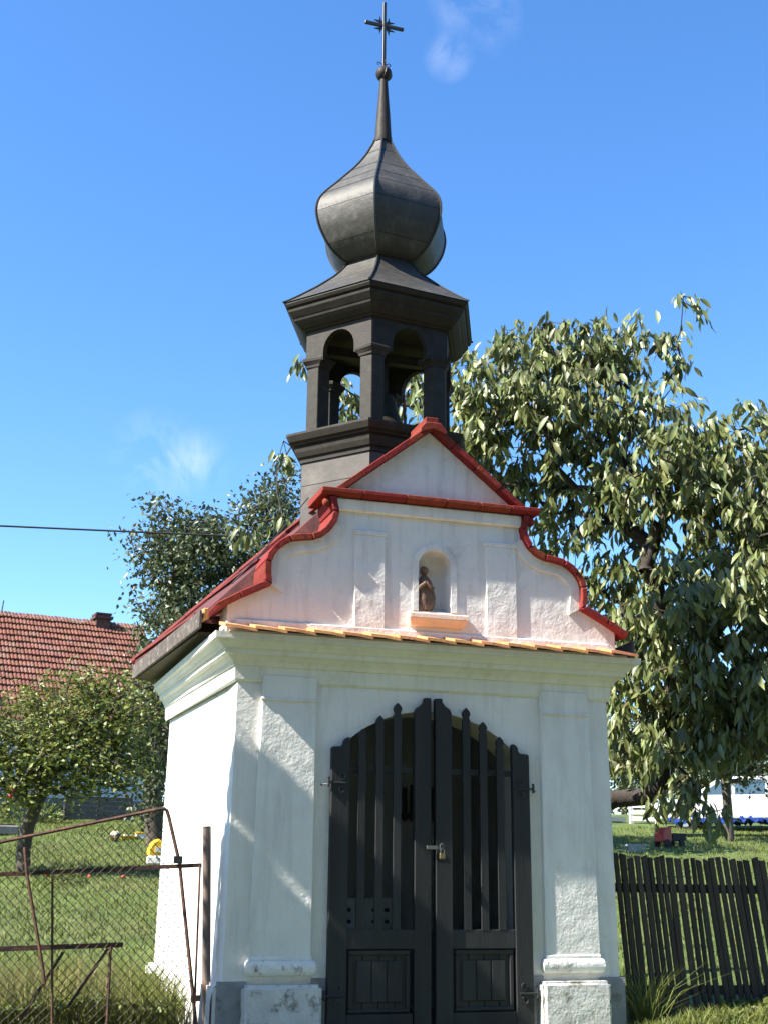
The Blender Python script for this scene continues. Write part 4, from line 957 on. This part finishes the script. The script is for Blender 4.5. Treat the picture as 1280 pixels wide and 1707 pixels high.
# white slat fence
qa, qb = gnd(1052,1373), gnd(1178,1375)
sf = thing('slat_fence', 'low white slatted fence in the background between the chapel and the car', 'fence', tuple(qa))
dd = (qb-qa); 
for k in range(4):
    p = qa+dd*(k/3); build(MB().box(p.x-.05,p.x+.05,p.y-.05,p.y+.05,p.z-.1,p.z+.62), 'post', white, sf)
for h in (.14,.33,.52):
    build(MB().bar(qa+Vector((0,-.07,h)),qb+Vector((0,-.07,h)),.03,.12), 'slat', white, sf)
# toy truck
q = gnd(1112,1412); tr = local_thing('toy_truck', 'small red toy truck standing in the shaded grass', 'toy truck', q, .3)
lput(MB().prism([(-.28,.10),(.02,.10),(.02,.42),(-.20,.42),(-.28,.26)],-.14,.14),'cab',redp,tr,.02)
lput(MB().box(.03,.45,-.15,.15,.14,.20).box(.03,.45,-.15,-.13,.20,.30).box(.03,.45,.13,.15,.20,.30).box(.43,.45,-.13,.13,.20,.30),'bed',rubber,tr)
for x in (-.16,.30):
    for y in (-.15,.15): lput(MB().tube([(x,y-.03,.08),(x,y+.03,.08)],.08,12),'wheel',rubber,tr)
q = gnd(1058,1421); bk = local_thing('plastic_crate', 'grey ribbed plastic crate lying on the grass by the picket fence', 'crate', q, -.1)
lput(MB().box(-.19,.19,-.14,.14,.0,.02),'crate_floor',greyp,bk)
lput(MB().box(-.2,.2,-.15,-.135,.13,.17).box(-.2,.2,.135,.15,.13,.17).box(-.2,-.185,-.135,.135,.13,.17).box(.185,.2,-.135,.135,.13,.17),'rim',greyp,bk)
for i in range(9):
    for y in (-.148,.138): lput(MB().box(-.195+i*.046,-.175+i*.046,y,y+.01,.02,.13),'rib',greyp,bk)
q = gnd(1022,1372); o = local_thing('tray', 'pale green plastic tray on the grass at the chapel edge', 'tray', q, 0)
lput(MB().box(-.3,.3,-.2,.2,.04,.07),'tray_floor',greyp,o); lput(MB().box(-.3,.3,-.2,-.18,.07,.16).box(-.3,.3,.18,.2,.07,.16).box(-.3,-.28,-.18,.18,.07,.16).box(.28,.3,-.18,.18,.07,.16),'tray_rim',greyp,o)
# blue tarp
q = gnd(1228,1393); g = np.random.default_rng(4); nx, ny_ = 46, 16
U, Vv = np.meshgrid(np.linspace(-1.7,1.9,nx), np.linspace(-.45,.45,ny_), indexing='ij')
Zt = .05+sum(a_*np.abs(np.sin(U*fu+Vv*fv+ph)) for a_,fu,fv,ph in zip(g.random(9)*.085,g.normal(size=9)*9,g.normal(size=9)*13,g.random(9)*6))+.05*g.random(U.shape)+.20*np.exp(-((U-1.5)/.3)**2)*g.random(U.shape)**.3
Vt = np.stack([q.x+U*.93+Vv*.3, q.y-U*.3+Vv, np.array(hgt(q.x+U*.93+Vv*.3, q.y-U*.3+Vv))+Zt],2).reshape(-1,3)
I, J = np.meshgrid(np.arange(nx-1), np.arange(ny_-1), indexing='ij'); a = (I*ny_+J).ravel()
tag(put('tarp', fast_mesh('tarp', Vt, np.stack([a,a+ny_,a+ny_+1,a+1],1)), blue), 'crumpled blue tarpaulin lying on the grass behind the slim trunk', 'tarpaulin')
# left garden toys
q = gnd(258,1442); o = local_thing('sand_tray', 'white plastic tray on the lawn against the far wall corner', 'tray', q, -.2)
lput(MB().box(-.14,.45,-.25,.25,.0,.16),'tray_body',white,o,.03); lput(MB().box(-.10,.41,-.21,.21,.161,.175),'sand',cream,o)
q = gnd(262,1426); o = local_thing('toy_hood', 'yellow plastic toy standing just behind the white tray', 'toy', q, 0)
lput(MB().loft([[(.20*math.cos(t)*s_,y,.32*math.sin(t)*s_) for t in np.linspace(0,math.pi,9)] for y,s_ in ((-.16,.85),(-.1,1),(.1,1),(.16,.85))]),'shell',yellow,o,0,True); lput(MB().box(-.06,.06,-.175,-.158,.06,.16),'vent',white,o)
q = gnd(192,1403); tag(put('ball', MB().sphere((0,0,.12),.12,14,9).mesh('ball',0,True), cream, None, tuple(q)), 'brown and cream ball on the far lawn', 'ball')
q = gnd(214,1400); o = local_thing('toy_boat', 'flat yellow plastic toy next to the ball on the lawn', 'toy', q, .2)
lput(MB().loft([[(-.16,-.06,.0),(.14,-.06,0),(.2,0,0),(.14,.06,0),(-.16,.06,0)],[(-.2,-.09,.08),(.17,-.09,.08),(.26,0,.09),(.17,.09,.08),(-.2,.09,.08)]]),'hull',yellow,o); lput(MB().box(-.1,.06,-.04,.04,.081,.12),'deck',white,o)
q = gnd(238,1399); o = local_thing('toy_box', 'white box with a yellow lid on the far lawn', 'box', q, 0)
lput(MB().box(-.16,.16,-.1,.1,0,.12),'box_body',white,o,.01); lput(MB().box(-.17,.17,-.11,.11,.121,.16),'lid',yellow,o,.01)
for i,(px,py) in enumerate(((150,1464),(78,1461),(206,1465))):
    q = gnd(px,py); tag(put('apple', MB().sphere((0,0,.03),.036,10,7,.9).mesh('apple',0,True), applem, None, tuple(q)), ['fallen orange-red apple in the open lawn above the gate rail','fallen apple in the grass beside the leaning trunk foot','fallen apple on the lawn right of the others'][i], 'apple', 'apples fallen on the lawn')
q = gnd(162,1370); o = local_thing('wood_crate', 'grey slatted wooden crate against the house plinth', 'crate', (q.x,q.y-.3,q.z), .15)
for k in range(5): lput(MB().box(-.95,.95,-.02,.02,.05+k*.13,.15+k*.13),'slat',eavewood,o)
for x in (-.93,0,.93): lput(MB().box(x-.04,x+.04,.021,.07,0,.75),'post',eavewood,o)
q = gnd(8,1392); o = local_thing('stone_trough', 'dark stone slab trough low at the left edge of the lawn', 'trough', q, .1)
lput(MB().box(-.7,.3,-.25,.25,0,.22),'trough_body',houseb,o,.03); lput(MB().box(-.62,.22,-.18,.18,.221,.25),'soil',bark,o)

# ------------------------------------------------------------------ shrubs, weeds and grass
def shrub(label, px, py, r, h, n, seed, m=weedm, size=.12, name='shrub', cat='shrub', group='low plants in the left garden'):
    q = gnd(px,py); root = thing(name, label, cat, tuple(q), group); g = np.random.default_rng(seed)
    mb2 = MB()
    for k in range(6):
        a = g.random()*6.28; mb2.tube([(q.x,q.y,q.z-.05),(q.x+r*.4*math.cos(a),q.y+r*.4*math.sin(a),q.z+h*.5),(q.x+r*.7*math.cos(a),q.y+r*.7*math.sin(a),q.z+h*.85)],[.012,.008,.004],4)
    build(mb2,'stem',bark,root)
    d = g.normal(size=(n,3)); d /= np.linalg.norm(d,axis=1,keepdims=True); d[:,2] = np.abs(d[:,2]); rr = g.random(n)**.4
    pos = np.array(q)+d*rr[:,None]*np.array([r,r,h]); dd_ = d*.7+g.normal(size=(n,3))*.4; dd_[:,2] -= .2
    f = put('foliage', leaves_mesh('foliage',pos,frames(dd_,g.normal(size=(n,3))*.5+np.array([0,0,.8])),size*(.6+.7*g.random(n)),'oval'), m, root); f['kind'] = 'stuff'
shrub('leafy green plant left of the leaning apple trunk',20,1372,.55,.75,420,1)
shrub('bright leafy bed plant right of the apple trunk',72,1372,.6,.55,420,2)
shrub('bushy plant beside the crate by the house plinth',100,1366,.7,.4,300,3)
shrub('dark tuft of leaves in the middle of the lawn',112,1474,.32,.30,520,4,weedm,.055)
shrub('leggy weed standing by the gate hinge in front of the white wall',300,1690,.16,.42,70,6,weedm,.07,'weed','weed','weeds at the gate')
def blades(name, pts, h, wd, m, seed, lean=.35, kindtag='grass'):
    g = np.random.default_rng(seed); n = len(pts); hh = h*(.5+.9*g.random(n)); a = g.random(n)*6.28; ll = g.normal(size=(n,2))*lean
    sx = np.stack([np.cos(a),np.sin(a),np.zeros(n)],1)*wd*(.6+.8*g.random(n))[:,None]
    mid = pts+np.stack([ll[:,0]*hh*.35,ll[:,1]*hh*.35,hh*.6],1); tip = pts+np.stack([ll[:,0]*hh,ll[:,1]*hh,hh],1)
    V = np.stack([pts-sx,pts+sx,mid-sx*.7,mid+sx*.7,tip],1).reshape(-1,3); b = (np.arange(n)*5)[:,None]
    F = np.concatenate([b+np.array([[0,1,3]]),b+np.array([[0,3,2]]),b+np.array([[2,3,4]])])
    o = put(name, fast_mesh(name,V,F), m); return o
def scatter(n, xr, yr, seed, cond=None):
    g = np.random.default_rng(seed); x = xr[0]+(xr[1]-xr[0])*g.random(n); y = yr[0]+(yr[1]-yr[0])*g.random(n)
    if cond is not None: k = cond(x,y); x, y = x[k], y[k]
    return np.stack([x,y,hgt(x,y)-.01],1)
def clump(x, y, f=1.7): return np.sin(x*f*2.1+1.3*np.sin(y*f))+np.sin(y*f*1.7+1.1*np.sin(x*f*1.3))
lf = lambda x,y: (x-CAM.x)*RT0.x+(y-CAM.y)*RT0.y
# lawn blades in the visible wedges
tag(blades('lawn_grass', scatter(60000,(-5.5,3.5),(3.,33),5, lambda x,y: (lf(x,y) > -.32*((x-CAM.x)*FH.x+(y-CAM.y)*FH.y)) & (lf(x,y) < -.155*((x-CAM.x)*FH.x+(y-CAM.y)*FH.y))), .065,.009,grassm,6), 'mown lawn grass in the garden left of the chapel', 'grass', kind='stuff')
tag(blades('lawn_grass', scatter(50000,(1.5,22),(1.,24),15, lambda x,y: (lf(x,y) > .165*((x-CAM.x)*FH.x+(y-CAM.y)*FH.y)) & (lf(x,y) < .33*((x-CAM.x)*FH.x+(y-CAM.y)*FH.y))), .07,.010,grassm,16), 'lawn grass in the garden behind the picket fence', 'grass', kind='stuff')
tag(blades('verge_grass', scatter(16000,(1.38,4.2),(-1.6,.30),25), .085,.0045,grassm,26,.5), 'bright short grass in front of the picket fence', 'grass', kind='stuff')
g = np.random.default_rng(77); pt = np.array([1.62,.12,H(1.62,.12)])+g.normal(size=(260,3))*np.array([.05,.04,0]); 
tag(blades('grass_tuft', pt, .36,.003,grassm,27,.55), 'tall grass tuft at the foot of the picket fence near the chapel corner', 'grass tuft')
def weeds(name, label, n, xr, yr, hmax, seed, m=weedm, size=.06, hf=None):
    g = np.random.default_rng(seed); p = scatter(n, xr, yr, seed)
    hm = hmax*(.45+.35*np.clip(clump(p[:,0],p[:,1],2.4)*.5+.5,0,1)) if hf is None else hf(p[:,0],p[:,1])
    p[:,2] += hm*g.random(n)**.7
    d = g.normal(size=(n,3)); d[:,2] = d[:,2]*.5-.1
    f = put(name, leaves_mesh(name,p,frames(d,g.normal(size=(n,3))*.5+np.array([0,0,.9])),size*(.5+.9*g.random(n)),'oval'), m)
    return tag(f, label, 'weeds', kind='stuff')
weeds('weeds', 'leafy weeds growing along the foot of the wire gate', 5200, (-3.8,-1.5), (.38,2.1), .40, 51, size=.055)
weeds('weeds', 'dark shaded weeds along the foot of the picket fence', 3600, (1.45,4.2), (.0,.30), .42, 52, size=.06)
weeds('verge_weeds', 'low clover and weed leaves in the sunny verge by the pedestal', 2600, (1.38,2.6), (-.7,.0), .10, 53, size=.05)
tag(blades('tall_grass', scatter(8500,(-3.8,-1.5),(.36,2.4),61), .36,.0038,grassm,62,.35), 'tall uncut grass around the gate bars', 'grass', kind='stuff')
tag(blades('dry_stalks', scatter(520,(-3.4,-1.8),(.4,1.4),63), .45,.003,drygrass,64,.4), 'dry pale stalks among the weeds by the gate', 'grass', kind='stuff')
for o in list(bpy.data.objects):
    if '_part' in o: del o['_part']
